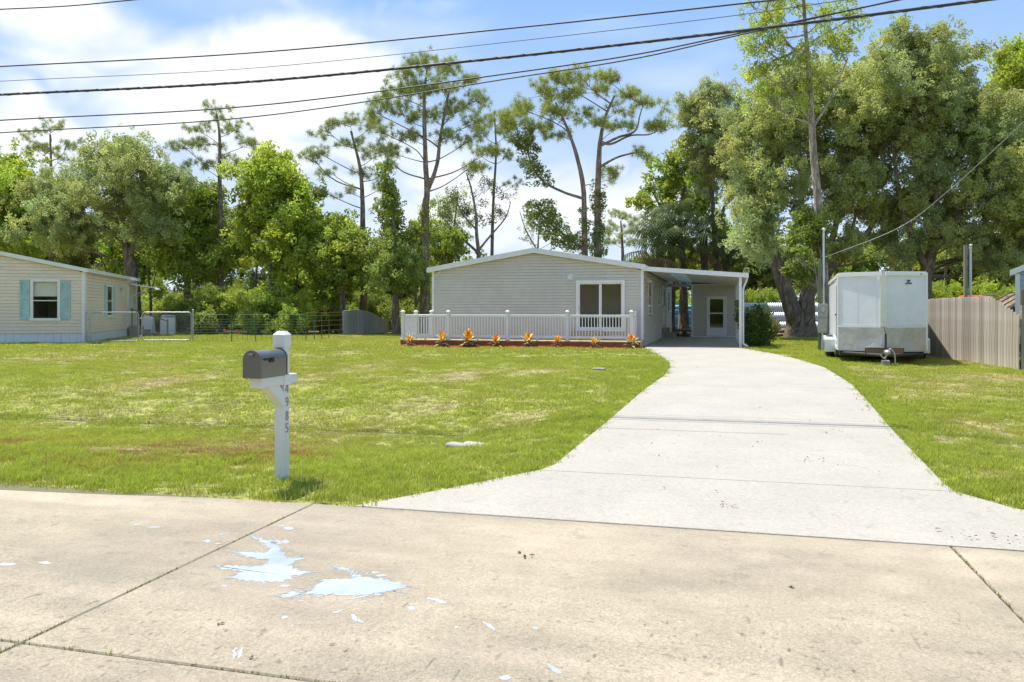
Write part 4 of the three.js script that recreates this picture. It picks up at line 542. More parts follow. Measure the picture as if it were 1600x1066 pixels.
  const ink = mat([.06, .03, .045], .6); mesh('mark', prism([[-.075, .09], [.075, .09], [.07, .068], [.03, .06], [.018, .0], [-.018, .0], [-.03, .06], [-.07, .068]], .003), ink, em); mesh('lettering', prism([[-.11, -.012], [-.07, .012], [-.04, -.004], [0, .0], [.04, -.004], [.08, .012], [.12, -.02], [.13, -.045], [.11, -.035], [-.11, -.035]], .003), ink, em); mesh('underline', bx(.22, .01, .003, 0, -.06, 0), mat([.5, .48, .52], .6), em);
  // chassis, tongue, coupler and jack
  mesh('chassis', bx(2 * W - .1, .16, LEN - .2, 0, B - .09, nz - LEN / 2), M.steelDark, t); mesh('nose_rail', rod(V(-W + .1, B - .07, nz), V(-.06, B - .07, .62), .05, 4), M.steelDark, t); mesh('nose_rail', rod(V(W - .1, B - .07, nz), V(.06, B - .07, .62), .05, 4), M.steelDark, t);
  mesh('tongue_box', bx(.92, .16, .05, 0, B + .02, .16), M.steelDark, t); mesh('tongue_box_face', bx(.88, .12, .01, 0, B + .02, .192), M.rust, t); const tp = mesh('tongue_cover', prism([[-.45, 0], [.0, 0], [-.08, .06], [-.25, .11]], .03), M.trim, t); tp.position.set(0, B + .105, .15);
  mesh('coupler', new THREE.SphereGeometry(.09, 12, 9).scale(1, .8, 1.6).translate(.02, B + .01, .72), M.galv, t); mesh('jack_tube', new THREE.CylinderGeometry(.028, .028, .5, 10).translate(0, B + .22, .5), M.steelDark, t); mesh('jack_leg', new THREE.CylinderGeometry(.024, .024, B - .06, 8).translate(0, (B + .1) / 2, .5), M.rust, t); mesh('jack_handle', rod(V(0, B + .47, .5), V(-.05, B + .66, .5), .012, 5), M.rust, t); mesh('jack_block', rb(.19, .13, .2, 0, .06, .5, .015), M.concreteOld, t);
  const ch = new THREE.CatmullRomCurve3([V(-.16, B - .02, .7), V(-.05, B - .14, .72), V(.08, B + .1, .74), V(.17, B + .0, .74), V(.2, B - .25, .72), V(.22, B - .42, .7)]); mesh('safety_chain', new THREE.TubeGeometry(ch, 40, .018, 6), M.galv, t);
  for (const s of [-1, 1]) for (const z of [-2.6, -3.5]) { const g = new THREE.Group(); g.name = 'wheel'; g.position.set(s * (W + .14), .33, z); t.add(g); const pr = [[.19, -.1], [.27, -.11], [.32, -.09], [.335, -.04], [.335, .04], [.32, .09], [.27, .11], [.19, .1]].map((p) => new THREE.Vector2(p[0], p[1])); mesh('tyre', new THREE.LatheGeometry(pr, 28).rotateZ(Math.PI / 2), M.rubber, g); mesh('rim', new THREE.CylinderGeometry(.19, .19, .14, 20).rotateZ(Math.PI / 2), M.galv, g); mesh('hub', new THREE.CylinderGeometry(.05, .06, .2, 10).rotateZ(Math.PI / 2), M.steelDark, g); }
  mesh('axle', rod(V(-W, .33, -2.6), V(W, .33, -2.6), .045, 8), M.steelDark, t); mesh('axle', rod(V(-W, .33, -3.5), V(W, .33, -3.5), .045, 8), M.steelDark, t);
  for (const s of [-1, 1]) { const a = s < 0 ? -W - .3 : W; const fs = [[0, 0], [.0, .36], [.15, .42], [1.75, .42], [1.9, .36], [1.9, 0], [1.82, 0], [1.82, .3], [.08, .3], [.08, 0]]; const fg = prism(fs, .3).rotateY(Math.PI / 2); const f = mesh('fender', fg, M.trailer, t); f.position.set(a, B - .13, -2.1); }
}
// ------------------------------------------------------------ meter post, utility pole, wires
{
  const p = onGround(1284, 548), d = CS * -p.z - SN * p.x, k = d / F, m = thing('meter_post', 'grey electric meter and breaker boxes on a green timber post', 'meter post', p, PHI - .45); const Y = (py) => CAM_H + (HY - py) * k - p.y;
  mesh('post', rb(.11, Y(403), .11, -.06, Y(403) / 2 - .05, 0, .008), M.greenPost, m); mesh('conduit', new THREE.CylinderGeometry(.032, .032, Y(360) - Y(475), 10).translate(.07, (Y(360) + Y(475)) / 2, .05), M.conduit, m); mesh('weatherhead', new THREE.SphereGeometry(.065, 12, 8).scale(1, .9, 1.3).translate(.08, Y(359), .07), M.conduit, m);
  const mb = mesh('meter_box', rb(.33, Y(475) - Y(496), .14, .05, (Y(475) + Y(496)) / 2, .13), M.greyBox, m); mesh('meter_dial', new THREE.CylinderGeometry(.075, .08, .1, 18).rotateX(Math.PI / 2).translate(.06, Y(484), .24), M.galv, mb); const bb = mesh('breaker_box', rb(.32, Y(496.5) - Y(520), .13, .05, (Y(496.5) + Y(520)) / 2, .125), M.greyBox, m); mesh('box_cover', rb(.28, Y(499) - Y(518), .02, .05, (Y(499) + Y(518)) / 2, .195), M.greyBox, bb); mesh('lower_conduit', new THREE.CylinderGeometry(.03, .03, Y(520), 8).translate(.03, Y(520) / 2, .1), M.conduit, m);
  const wh = V(.08, Y(403), .07).applyAxisAngle(V(0, 1, 0), m.rotation.y).add(p);
  const up = drop(at(1512, 530, 31)), u = thing('utility_pole', 'dark timber service pole with grey conduit behind the board fence', 'pole', up); const yt = at(1512, 383, 31).y - up.y; mesh('pole', new THREE.CylinderGeometry(.07, .08, yt, 12).translate(-.07, yt / 2, 0), M.fenceB, u); mesh('conduit', new THREE.CylinderGeometry(.052, .052, yt - .05, 10).translate(.09, (yt - .05) / 2, .03), M.conduit, u); mesh('weatherhead', new THREE.SphereGeometry(.065, 10, 8).scale(1, .8, 1.2).translate(.1, yt - .02, .05), M.conduit, u);
  const run = (name, label, pts, r, m, seg = 6) => { const o = mesh(name, new THREE.TubeGeometry(new THREE.CatmullRomCurve3(pts), 160, r, seg), m, scene); tag(o, label, 'cable', 'overhead cables along the road'); return o; };
  const Z = (list, z) => { const P = list.map(([x, y]) => onZ(x, y, z)); const a = P[0].clone().sub(P[1]).normalize(), b = P[P.length - 1].clone().sub(P[P.length - 2]).normalize(); return [P[0].clone().addScaledVector(a, 14), ...P, P[P.length - 1].clone().addScaledVector(b, 8)]; };
  run('power_line', 'short dark power line highest of the overhead cables', Z([[-200, 22], [0, 14.5], [110, 9], [205, 0]], -11.6), .011, M.wire);
  run('power_line', 'dark power line strung above the thick bundled cable', Z([[0, 104], [400, 82], [800, 44], [1000, 23], [1210, 0]], -12.3), .0125, M.wire);
  run('telephone_wire', 'thinnest overhead wire just above the thick bundled cable', Z([[0, 127], [400, 106], [800, 65], [1150, 24], [1320, 0]], -12.4), .0055, M.wire);
  { const o = run('bundled_cable', 'thickest black bundled cable strung along the road', Z([[0, 148], [400, 127], [800, 88.5], [1150, 49], [1300, 31], [1540, 0]], -12.4), .023, M.wire, 8); const c = new THREE.CatmullRomCurve3(Z([[0, 148], [400, 127], [800, 88.5], [1150, 49], [1300, 31], [1540, 0]], -12.4)), hp = []; const L = c.getLength(); for (let i = 0; i <= 700; i++) { const t = i / 700, q = c.getPointAt(t), a = t * L / .45 * 6.283; hp.push(q.add(V(0, Math.cos(a) * .025, Math.sin(a) * .025))); } mesh('lashing_wire', new THREE.TubeGeometry(new THREE.CatmullRomCurve3(hp), 1400, .004, 3), M.wireGrey, o); }
  run('service_cable', 'upper of two slim cables below the thick bundled cable', Z([[0, 188], [400, 165], [800, 114], [1000, 84], [1150, 53], [1395, 2]], -12.45), .012, M.wire);
  run('service_cable', 'lowest slim cable below the thick bundled cable', Z([[0, 207.5], [400, 182], [800, 122], [1000, 90], [1150, 56], [1400, 0]], -12.55), .011, M.wire);
  const sa = at(1660, 130, 14), sb = wh; const mid = at(1480, 300, 18.5); tag(mesh('service_drop', new THREE.TubeGeometry(new THREE.CatmullRomCurve3([at(1760, 20, 13), sa, at(1600, 190, 15), mid, at(1400, 358, 23), sb]), 80, .0075, 6), M.wireGrey, scene), 'grey service drop sloping down to the meter post', 'cable');
}
// ------------------------------------------------------------ pipes stacked behind the carport
{
  const ring = []; for (let i = 0; i <= 150; i++) ring.push(new THREE.Vector2(1, i / 150)); 
  const pipeG = (r, L) => { const p = []; const n = Math.round(L / .13) * 4; for (let i = 0; i <= n; i++) p.push(new THREE.Vector2(r + Math.sin(i / 4 * 6.283) * .028, i / n * L)); return new THREE.LatheGeometry(p, 22).rotateZ(-Math.PI / 2); };
  const D = 50, gy = .2, L = 9, a = at(1120, 500, D), rows = [[.33, [0, .7, 1.4]], [.92, [.34, 1.04]], [1.5, [.7]]]; const turn = PHI - .02, g = pipeG(.34, L); const words = ['bottom', 'middle', 'top'];
  rows.forEach(([y, zz], r) => zz.forEach((z, i) => { const o = thing('drain_pipe', ['corrugated metal drain pipe in the bottom row of the stack', 'corrugated metal drain pipe in the middle row of the stack', 'corrugated metal drain pipe on top of the stack'][r], 'pipe', [a.x - SN * z, gy + y + .03, a.z - CS * z], turn, 'stacked drain pipes'); mesh('pipe_wall', g, M.galvPipe, o); mesh('end_band', new THREE.CylinderGeometry(.37, .37, .2, 22, 1, true).rotateZ(Math.PI / 2).translate(3.2, 0, 0), M.galv, o); }));
  const b = at(1040, 500, 57); for (let r = 0; r < 5; r++) { const o = thing('blue_pipe', 'turquoise plastic pipe stacked behind the carport', 'pipe', [b.x, .45 + r * .34, b.z - (r % 2) * .2], PHI, 'turquoise pipe stack'); mesh('pipe_wall', new THREE.CylinderGeometry(.165, .165, 4.4, 16, 1, true).rotateZ(Math.PI / 2).translate(1.4, 0, 0), M.blueStuff, o); mesh('socket', new THREE.CylinderGeometry(.195, .195, .3, 16).rotateZ(Math.PI / 2).translate(3.5, 0, 0), M.blueStuff, o); }
  const e = drop(at(1526, 520, 34)), x = thing('orange_loader', 'orange machine cab roof showing above the board fence', 'machine', e, .2); const yy = at(1526, 470, 34).y - e.y; mesh('body', rb(1.6, 1.1, .9, 0, yy - .55, 0, .1), M.orange, x); mesh('hood', rb(.8, .25, .7, -.2, yy + .1, 0, .08), M.orange, x); mesh('rail', rb(.7, .05, .05, .45, yy + .27, .1), M.galv, x); for (const s of [-.6, .6]) mesh('wheel', new THREE.CylinderGeometry(.4, .4, .3, 18).rotateX(Math.PI / 2).translate(s, .4, .4), M.rubber, x); mesh('chassis', bx(1.4, .5, .6, 0, .65, 0), M.steelDark, x);
}

// ------------------------------------------------------------ trees
const LEAF = phys([1, 1, 1], .95, { transmission: .55, thickness: 0, specularIntensity: .3 });
const NEEDLE = phys([1, 1, 1], .9, { transmission: .35, thickness: 0, specularIntensity: .3 });
const GRASS = phys([1, 1, 1], .95, { transmission: .5, thickness: 0, specularIntensity: .25 });
function rand3() { let x, y, z, l; do { x = rr(-1, 1); y = rr(-1, 1); z = rr(-1, 1); l = x * x + y * y + z * z; } while (l > 1 || l < .001); l = Math.sqrt(l); return V(x / l, y / l, z / l); }
function leafClump(n, len, wid, seed, flat = .25, droop = 0) {   // n bent leaves in a ball of radius about 0.5
  rnd = mulberry(seed); const pos = [];
  for (let i = 0; i < n; i++) {
    const c = rand3().multiplyScalar(.5 * Math.cbrt(rr(.05, 1))), d = rand3(); d.y = d.y * .6 - droop; d.normalize(); const up = V(rr(-1, 1), rr(flat, 1.3), rr(-1, 1)).normalize(), s = V().crossVectors(d, up).normalize(), L = len * rr(.7, 1.25), w = wid * rr(.75, 1.2), nn = V().crossVectors(s, d).multiplyScalar(L * .14);
    const a = c.clone().addScaledVector(d, -L / 2), b = c.clone().addScaledVector(d, L / 2).sub(nn), l = c.clone().addScaledVector(s, w / 2).add(nn), r = c.clone().addScaledVector(s, -w / 2).add(nn);
    for (const p of [a, r, b, a, b, l]) pos.push(p.x, p.y, p.z);
  }
  const g = new THREE.BufferGeometry(); g.setAttribute('position', new THREE.Float32BufferAttribute(pos, 3)); g.computeVertexNormals(); return g;
}
function needleTuft(n, w, seed) { rnd = mulberry(seed); const pos = []; for (let i = 0; i < n; i++) { const d = rand3(); d.y = d.y * .8 + .25; d.normalize(); const s = V().crossVectors(d, rand3()).normalize().multiplyScalar(w / 2), a = d.clone().multiplyScalar(.06).add(V(rr(-.1, .1), rr(-.1, .1), rr(-.1, .1))), b = a.clone().addScaledVector(d, rr(.36, .52)); pos.push(a.x - s.x, a.y - s.y, a.z - s.z, a.x + s.x, a.y + s.y, a.z + s.z, b.x, b.y - .05, b.z); } const g = new THREE.BufferGeometry(); g.setAttribute('position', new THREE.Float32BufferAttribute(pos, 3)); g.computeVertexNormals(); return g; }
const LG = { oak: leafClump(24, .32, .16, 21), broad: leafClump(20, .36, .21, 22, .4), fine: leafClump(28, .30, .12, 23), big: leafClump(16, .42, .22, 24, .5, .2), willow: leafClump(26, .36, .08, 25, .1, .7), pine: needleTuft(44, .038, 26) };
class Crown {
  constructor() { this.m = []; this.c = []; }
  put(p, s, col) { const q = new THREE.Quaternion().setFromEuler(new THREE.Euler(rr(0, 6.3), rr(0, 6.3), rr(0, 6.3))); this.m.push(new THREE.Matrix4().compose(p, q, V(s * rr(.85, 1.15), s * rr(.8, 1.1), s * rr(.85, 1.15)))); this.c.push(col); }
  putUp(p, s, col, tilt = .5) { const q = new THREE.Quaternion().setFromEuler(new THREE.Euler(rr(-tilt, tilt), rr(0, 6.3), rr(-tilt, tilt))); this.m.push(new THREE.Matrix4().compose(p, q, V(s, s, s))); this.c.push(col); }
  build(name, geo, material, parent) { const o = new THREE.InstancedMesh(geo, material, this.m.length); o.name = name; this.m.forEach((m, i) => { o.setMatrixAt(i, m); o.setColorAt(i, this.c[i]); }); o.castShadow = o.receiveShadow = true; o.userData.kind = 'stuff'; parent.add(o); nCopies += this.m.length; return o; }
}
let nCopies = 0;
const tint = (c, v = .18) => { const k = rr(1 - v, 1 + v), y = rr(-.1, .16); return rgb(c[0] * k * (1 + y), c[1] * k * (1 + y * .3), c[2] * k * (1 - y)); };
const along = (P, t) => new THREE.CatmullRomCurve3(P, false, 'catmullrom', .5).getPoint(clamp(t));
function tree(o) {
  rnd = mulberry(o.seed || 1);
  const Z = o.Z, k = Z / F, b0 = drop(at(o.base, 520, Z)), T = thing(o.name, o.label, o.category || 'tree', b0, 0, o.group), loc = (px, py, dz = 0) => at(px, py, Z + dz).sub(b0);
  const stems = o.stems || [o.trunk], curves = [];
  stems.forEach((s, i) => { const pts = (i === 0 || s.ground ? [V(loc(s[0][0], 520).x * 1, -.15, loc(s[0][0], 520).z)] : []).concat(s.map(([x, y, z]) => loc(x, y, z || 0))); const rs = o.radii[i] || o.radii[0]; const R = s.map((_, q) => lerp(rs[0], rs[1], q / (s.length - 1))); if (i === 0 || s.ground) R.unshift(rs[0] * (o.flare || 1.45)); curves.push(pts); mesh(i ? 'stem' : 'trunk', limbTube(pts, R, o.seg || 10, 26, o.rough ?? .18, i * 7), o.bark || M.bark, T); });
  const twigs = [], crown = new Crown();
  const reach = (p) => { let best = null, bd = 1e9; for (const P of curves) for (let t = o.low ?? .35; t <= 1; t += .05) { const q = along(P, t); const h = Math.hypot(q.x - p.x, q.z - p.z), dy = q.y - p.y; const c = Math.abs(h * (o.lift ?? .55) + dy) + h * .25 + (dy > 0 ? dy * 2 : 0); if (c < bd) { bd = c; best = q; } } return best; };
  for (const [x, y, rx, ry, dz0] of o.blobs) {
    const dz = dz0 ?? rr(-1, 1) * Math.min(rx * k * 1.1, 3), c = loc(x, y, dz), RX = rx * k, RY = ry * k, RZ = Math.min(RX, RY * 1.6) * rr(.8, 1.1), from = reach(c), span = from.distanceTo(c);
    const bend = V(rr(-.12, .12), rr(-.02, .1), rr(-.12, .12)).multiplyScalar(span), m1 = from.clone().lerp(c, .4).add(bend).add(V(0, -span * .06, 0)), rb0 = clamp(span * .010 + .014, .018, .13) * (o.limbR || 1);
    if (span > .4) mesh('limb', limbTube([from, m1, c], [rb0, rb0 * .7, rb0 * .35], 6, 9, .1), o.bark || M.bark, T);
    const tw = (a, bpt, r) => { const md = a.clone().lerp(bpt, .5).add(V(rr(-1, 1), rr(-.5, 1), rr(-1, 1)).multiplyScalar(a.distanceTo(bpt) * .12)); twigs.push(limbTube([a, md, bpt], [r, r * .7, r * .3], 4, 4)); };
    if (o.leaf === 'pine') {
      const n = Math.max(3, Math.round(RX * RY * 1.8 * (o.tips || 7)));
      for (let i = 0; i < n; i++) { const d = rand3(); if (d.y < -.35) d.y *= -.5; const p = c.clone().add(V(d.x * RX * 1.15, d.y * RY * 1.35, d.z * RZ * 1.3).multiplyScalar(rr(.4, 1.1))); const st = rnd() < .5 ? c : m1.clone().lerp(c, rr(.4, 1)); tw(st, p, .018); const nt = Math.round(rr(3, 6.5) * (o.tufts || 1)); for (let q = 0; q < nt; q++) crown.putUp(p.clone().add(V(rr(-.4, .4), rr(-.22, .22), rr(-.4, .4))), (o.size || .75) * .8 * rr(.75, 1.2), tint(o.col, .2), .7); }
    } else {
      const sub = Math.max(3, Math.round((o.sub || 10) * rr(.85, 1.15))), near = o.blobs.filter((q) => q[0] !== x && Math.abs(q[0] - x) < (rx + q[2]) * 1.1 && Math.abs(q[1] - y) < (ry + q[3]) * 1.6);
      for (let i = 0; i < sub; i++) {
        let d = rand3(); if (d.y < -.6) d.y *= -.6; const f = rr(.3, 1); let s = c.clone().add(V(d.x * RX * f, d.y * RY * 1.25 * f, d.z * RZ * 1.3 * f));
        if (near.length && rnd() < .4) { const g = near[Math.floor(rnd() * near.length)], t = rr(.3, .7); s = loc(lerp(x, g[0], t) + rr(-.3, .3) * rx, lerp(y, g[1], t) + rr(-.4, .4) * ry, dz + rr(-1, 1) * RZ); }
        const q = Math.min(RX, RY * 1.3) * rr(.22, .52), cl = tint(o.col, .2), S = o.size || .5;
        tw(rnd() < .6 ? c : m1.clone().lerp(c, rr(.5, 1)), s, clamp(q * .022, .012, .045));
        const n = Math.round((o.dens || 1) * (o.fill || 25) * (q / S) ** 2), sx = rr(.8, 1.5), sy = rr(.75, 1.25);
        for (let j = 0; j < n; j++) { const e = rand3(), u = rnd() < .28 ? rr(1, 1.9) : Math.cbrt(rr(.1, 1)), p = s.clone().add(V(e.x * q * sx, e.y * q * sy - (o.hang ? rr(0, o.hang) * q : 0), e.z * q * sx).multiplyScalar(u)); if (n3(p.x * 1.6 + 40, p.y * 1.6 + 40, p.z * 1.6 + 40) < (o.gap ?? .26)) continue; const cc = cl.clone().multiplyScalar(rr(.8, 1.2)); crown.put(p, S * rr(.6, 1.2) * (rnd() < .12 ? 1.4 : 1), cc); }
      }
    }
  }
  if (twigs.length) mesh('branches', mergeGeometries(twigs), o.bark || M.bark, T, 'stuff');
  if (crown.m.length) crown.build('crown', LG[o.leaf], o.leaf === 'pine' ? NEEDLE : LEAF, T);
  if (o.vines) { const v = new Crown(); for (const [si, t0, t1, n, w] of o.vines) for (let i = 0; i < n; i++) { const q = along(curves[si], rr(t0, t1)); v.put(q.add(V(rr(-w, w), rr(-.4, .3), rr(-w, w))), rr(.3, .5), tint(o.vineCol || C.mid, .2)); } v.build('vines', LG.broad, LEAF, T); }
  return T;
}
const C = { pine: [.33, .385, .12], pineY: [.36, .41, .11], oak: [.43, .485, .185], oakD: [.33, .37, .12], mid: [.37, .455, .08], bright: [.43, .52, .07], yellow: [.42, .50, .10], dark: [.30, .37, .075], grey: [.46, .505, .22] };
// --- pines
tree({ name: 'pine_tree', label: 'slender pine with a small round crown behind the green wire fence', seed: 11, Z: 52, base: 345, trunk: [[345, 440], [345, 360], [343, 280], [343, 215], [338, 178]], radii: [[.2, .05]], bark: M.barkPine, leaf: 'pine', col: C.pine, low: .55, flare: 1.2, tips: 9, blobs: [[338, 180, 22, 14], [312, 205, 22, 12], [365, 205, 24, 12], [290, 232, 20, 13], [330, 225, 24, 11], [385, 228, 20, 13], [285, 262, 16, 9], [355, 252, 24, 9], [315, 262, 20, 9], [380, 262, 18, 8]] });
tree({ name: 'pine_tree', label: 'flat topped pine leaning over the bright thicket beside the tall forked pine', seed: 12, Z: 50, base: 568, trunk: [[568, 440], [567, 380], [566, 310], [562, 260], [548, 205]], radii: [[.22, .06]], bark: M.barkPine, leaf: 'pine', col: C.pine, low: .45, flare: 1.2, tips: 8, blobs: [[545, 192, 42, 12], [512, 205, 22, 12], [580, 200, 20, 11], [500, 240, 22, 12], [548, 228, 28, 11], [592, 238, 22, 13], [610, 262, 18, 12], [515, 268, 20, 8], [488, 248, 10, 10], [570, 272, 22, 10], [505, 300, 18, 6], [540, 300, 16, 7], [600, 292, 20, 9]] });
tree({ name: 'pine_tree', label: 'tallest pine with a forked trunk and wide oval crown behind the grey home', seed: 13, Z: 47, base: 664, stems: [[[664, 440], [664, 380], [665, 320], [667, 300], [664, 230], [663, 150], [668, 105]], [[667, 300], [682, 260], [688, 215], [700, 150], [712, 125]]], radii: [[.29, .05], [.14, .04]], bark: M.barkPine, leaf: 'pine', col: C.pine, low: .42, flare: 1.25, tips: 9.5, size: .8, blobs: [[665, 105, 34, 16], [700, 108, 26, 14], [632, 122, 26, 16], [728, 128, 22, 16], [742, 158, 20, 18], [690, 140, 30, 16], [655, 145, 30, 15], [612, 150, 24, 18], [590, 178, 20, 14], [628, 180, 28, 16], [668, 182, 28, 14], [715, 175, 28, 16], [745, 192, 18, 13], [600, 208, 22, 13], [640, 215, 26, 11], [700, 215, 26, 11], [615, 240, 22, 9], [735, 220, 18, 10], [590, 228, 14, 10], [760, 240, 22, 9, 1], [735, 262, 20, 8, 1]], vines: [[0, .0, .42, 130, .35]] });
tree({ name: 'pine_tree', label: 'thin bare stemmed pine standing clear against the sky behind the grey home', seed: 14, Z: 54, base: 768, trunk: [[768, 450], [769, 380], [771, 310], [775, 240], [773, 185]], radii: [[.14, .045]], bark: M.barkPine, leaf: 'pine', col: C.pine, low: .4, flare: 1.1, tips: 8, blobs: [[772, 188, 22, 12], [750, 205, 18, 11], [795, 210, 20, 13], [800, 180, 18, 12], [760, 238, 18, 10], [790, 245, 20, 10], [745, 268, 16, 9], [800, 292, 14, 8], [735, 232, 14, 9]] });
tree({ name: 'pine_tree', label: 'broad flat crowned pine with vine covered twin trunks behind the roof ridge', seed: 15, Z: 46, base: 925, stems: [[[934, 420], [934, 360], [934, 300], [936, 250], [938, 220], [945, 185], [960, 150]], Object.assign([[914, 420], [913, 350], [911, 290], [900, 240], [886, 200], [868, 160]], { ground: 1 }), [[911, 310], [880, 300], [845, 280], [825, 240], [820, 200]], [[912, 390], [885, 370], [850, 340], [838, 318]], [[936, 262], [960, 248], [985, 240], [1005, 238], [1012, 244]], [[938, 228], [965, 215], [992, 205], [1000, 180], [1006, 160]], [[940, 222], [955, 225], [985, 212], [1015, 210], [1035, 200]]], radii: [[.24, .06], [.2, .05], [.085, .03], [.085, .03], [.08, .025], [.085, .025], [.08, .025]], bark: M.barkPine, leaf: 'pine', col: C.pineY, low: .5, flare: 1.2, tips: 11, size: .8, tufts: 1.1,
  blobs: [[905, 118, 26, 13], [950, 124, 24, 13], [872, 128, 22, 15], [845, 150, 24, 16], [925, 140, 26, 12], [885, 150, 24, 13], [820, 172, 22, 16], [800, 192, 18, 14], [858, 180, 24, 14], [838, 200, 24, 13], [905, 178, 24, 11], [935, 195, 26, 11], [965, 200, 20, 10], [985, 152, 24, 13], [1010, 162, 20, 12], [965, 172, 18, 10], [1030, 198, 16, 13], [1040, 190, 12, 10], [870, 212, 20, 9], [820, 222, 18, 11], [790, 200, 14, 12], [1008, 245, 10, 8], [955, 280, 10, 9], [965, 270, 12, 8], [830, 255, 14, 9]], vines: [[0, .02, .45, 170, .34], [1, .02, .4, 60, .3], [2, .5, 1, 120, .6], [3, .0, 1, 200, .9]], vineCol: [.24, .3, .09] });
tree({ name: 'pine_tree', label: 'small distant pine above the carport roof line', seed: 16, Z: 68, base: 973, trunk: [[973, 440], [973, 400], [972, 372], [970, 345]], radii: [[.17, .06]], bark: M.barkPine, leaf: 'pine', col: C.pineY, low: .4, flare: 1.1, tips: 8, blobs: [[970, 342, 24, 10], [952, 358, 14, 10], [990, 358, 14, 11], [972, 365, 20, 9], [958, 378, 14, 8], [985, 382, 14, 8]] });
tree({ name: 'pine_tree', label: 'thin crowned pine rising behind the large oak near the tan house', seed: 17, Z: 60, base: 80, trunk: [[80, 440], [80, 350], [80, 280], [78, 210]], radii: [[.2, .06]], bark: M.barkPine, leaf: 'pine', col: C.pine, low: .5, flare: 1.1, tips: 7, blobs: [[78, 205, 30, 11], [50, 222, 22, 12], [105, 225, 20, 11], [70, 240, 28, 10], [40, 240, 16, 10], [95, 250, 20, 9]] });
// --- oaks and broadleaved trees on the near side of the wood
tree({ name: 'oak_tree', label: 'spreading grey green oak behind the tan house', seed: 21, Z: 49, base: 206, stems: [[[206, 440], [202, 405], [190, 370], [175, 335]], [[202, 405], [215, 360], [235, 320]], [[190, 372], [150, 350], [110, 335]]], radii: [[.42, .14], [.2, .07], [.2, .07]], leaf: 'oak', col: C.oak, dens: .9, sub: 14, size: .46, low: .4, hang: .8, gap: .32, blobs: [[190, 238, 56, 26], [150, 262, 50, 26], [225, 262, 46, 28], [100, 285, 50, 28], [185, 285, 50, 26], [248, 300, 40, 30], [60, 305, 44, 28], [140, 312, 48, 26], [215, 325, 44, 26], [95, 338, 46, 24], [165, 350, 46, 24], [270, 282, 32, 22], [235, 362, 38, 22], [60, 360, 40, 22], [125, 375, 40, 18], [188, 222, 30, 12]] });
tree({ name: 'broadleaf_tree', label: 'bright leafy tree rising behind the roof of the tan house', seed: 22, Z: 55, base: 30, stems: [[[30, 440], [32, 380], [28, 320], [20, 270]], [[32, 380], [60, 330], [70, 290]]], radii: [[.3, .08], [.15, .05]], leaf: 'broad', col: C.bright, sub: 11, dens: .9, size: .62, blobs: [[15, 260, 40, 26], [-20, 290, 50, 36], [40, 290, 46, 28], [10, 330, 50, 30], [60, 345, 40, 26], [-30, 350, 50, 36], [30, 385, 46, 26], [-40, 250, 30, 20]] });
tree({ name: 'broadleaf_tree', label: 'bright green full tree behind the green wire fence', seed: 23, Z: 50, base: 425, stems: [[[425, 450], [424, 390], [420, 330], [415, 270]], [[424, 390], [455, 340], [465, 300]], [[422, 360], [390, 320], [380, 290]]], radii: [[.24, .06], [.12, .04], [.12, .04]], leaf: 'broad', col: C.bright, sub: 12, dens: .95, size: .6, blobs: [[412, 252, 38, 20], [440, 262, 30, 20], [385, 285, 34, 24], [425, 295, 40, 24], [462, 300, 34, 24], [400, 330, 42, 26], [450, 338, 40, 26], [488, 335, 30, 26], [385, 365, 36, 24], [430, 375, 44, 26], [475, 378, 38, 26], [410, 410, 44, 24], [460, 415, 44, 24], [500, 405, 28, 24]] });
tree({ name: 'broadleaf_tree', label: 'mid green leafy tree between the slender pine and the spreading oak', seed: 24, Z: 53, base: 292, stems: [[[292, 450], [290, 390], [288, 340], [290, 300]]], radii: [[.2, .06]], leaf: 'broad', col: C.mid, sub: 12, dens: 1, size: .58, blobs: [[290, 300, 36, 24], [318, 315, 30, 26], [262, 340, 34, 24], [300, 348, 38, 26], [335, 350, 30, 26], [275, 385, 40, 26], [320, 392, 40, 26], [355, 390, 26, 28], [260, 420, 36, 22], [310, 430, 40, 22]] });
tree({ name: 'broadleaf_tree', label: 'dusky leafy tree at the foot of the flat topped pine', seed: 25, Z: 48, base: 535, stems: [[[535, 455], [535, 420], [530, 380]]], radii: [[.16, .05]], leaf: 'broad', col: C.mid, sub: 12, dens: 1, size: .5, blobs: [[535, 352, 30, 22], [515, 378, 30, 22], [555, 380, 28, 24], [500, 410, 28, 24], [535, 415, 36, 24], [572, 415, 26, 26], [520, 445, 36, 20], [562, 448, 32, 22]] });
tree({ name: 'vine_tree', label: 'vine draped tree next to the tall forked pine', seed: 26, Z: 46, base: 618, stems: [[[618, 450], [616, 400], [614, 340], [604, 285], [600, 255]]], radii: [[.17, .05]], leaf: 'broad', col: C.dark, sub: 9, dens: .7, size: .42, gap: .38, hang: .8, blobs: [[604, 300, 20, 22], [618, 330, 26, 24], [590, 335, 20, 20], [632, 365, 28, 24], [605, 375, 30, 24], [585, 400, 26, 24], [625, 405, 34, 24], [650, 415, 26, 28], [605, 435, 36, 22], [640, 445, 30, 20]], vines: [[0, .2, 1, 160, .4]] });
tree({ name: 'broadleaf_tree', label: 'loose leafy tree pressing against the left wall of the grey home', seed: 27, Z: 51, base: 690, stems: [[[690, 450], [692, 410], [698, 380]]], radii: [[.14, .05]], leaf: 'broad', col: C.mid, sub: 10, dens: .75, size: .45, gap: .38, blobs: [[690, 360, 24, 18], [712, 375, 24, 18], [672, 390, 24, 20], [702, 400, 28, 18], [655, 375, 20, 20], [730, 395, 18, 14]] });
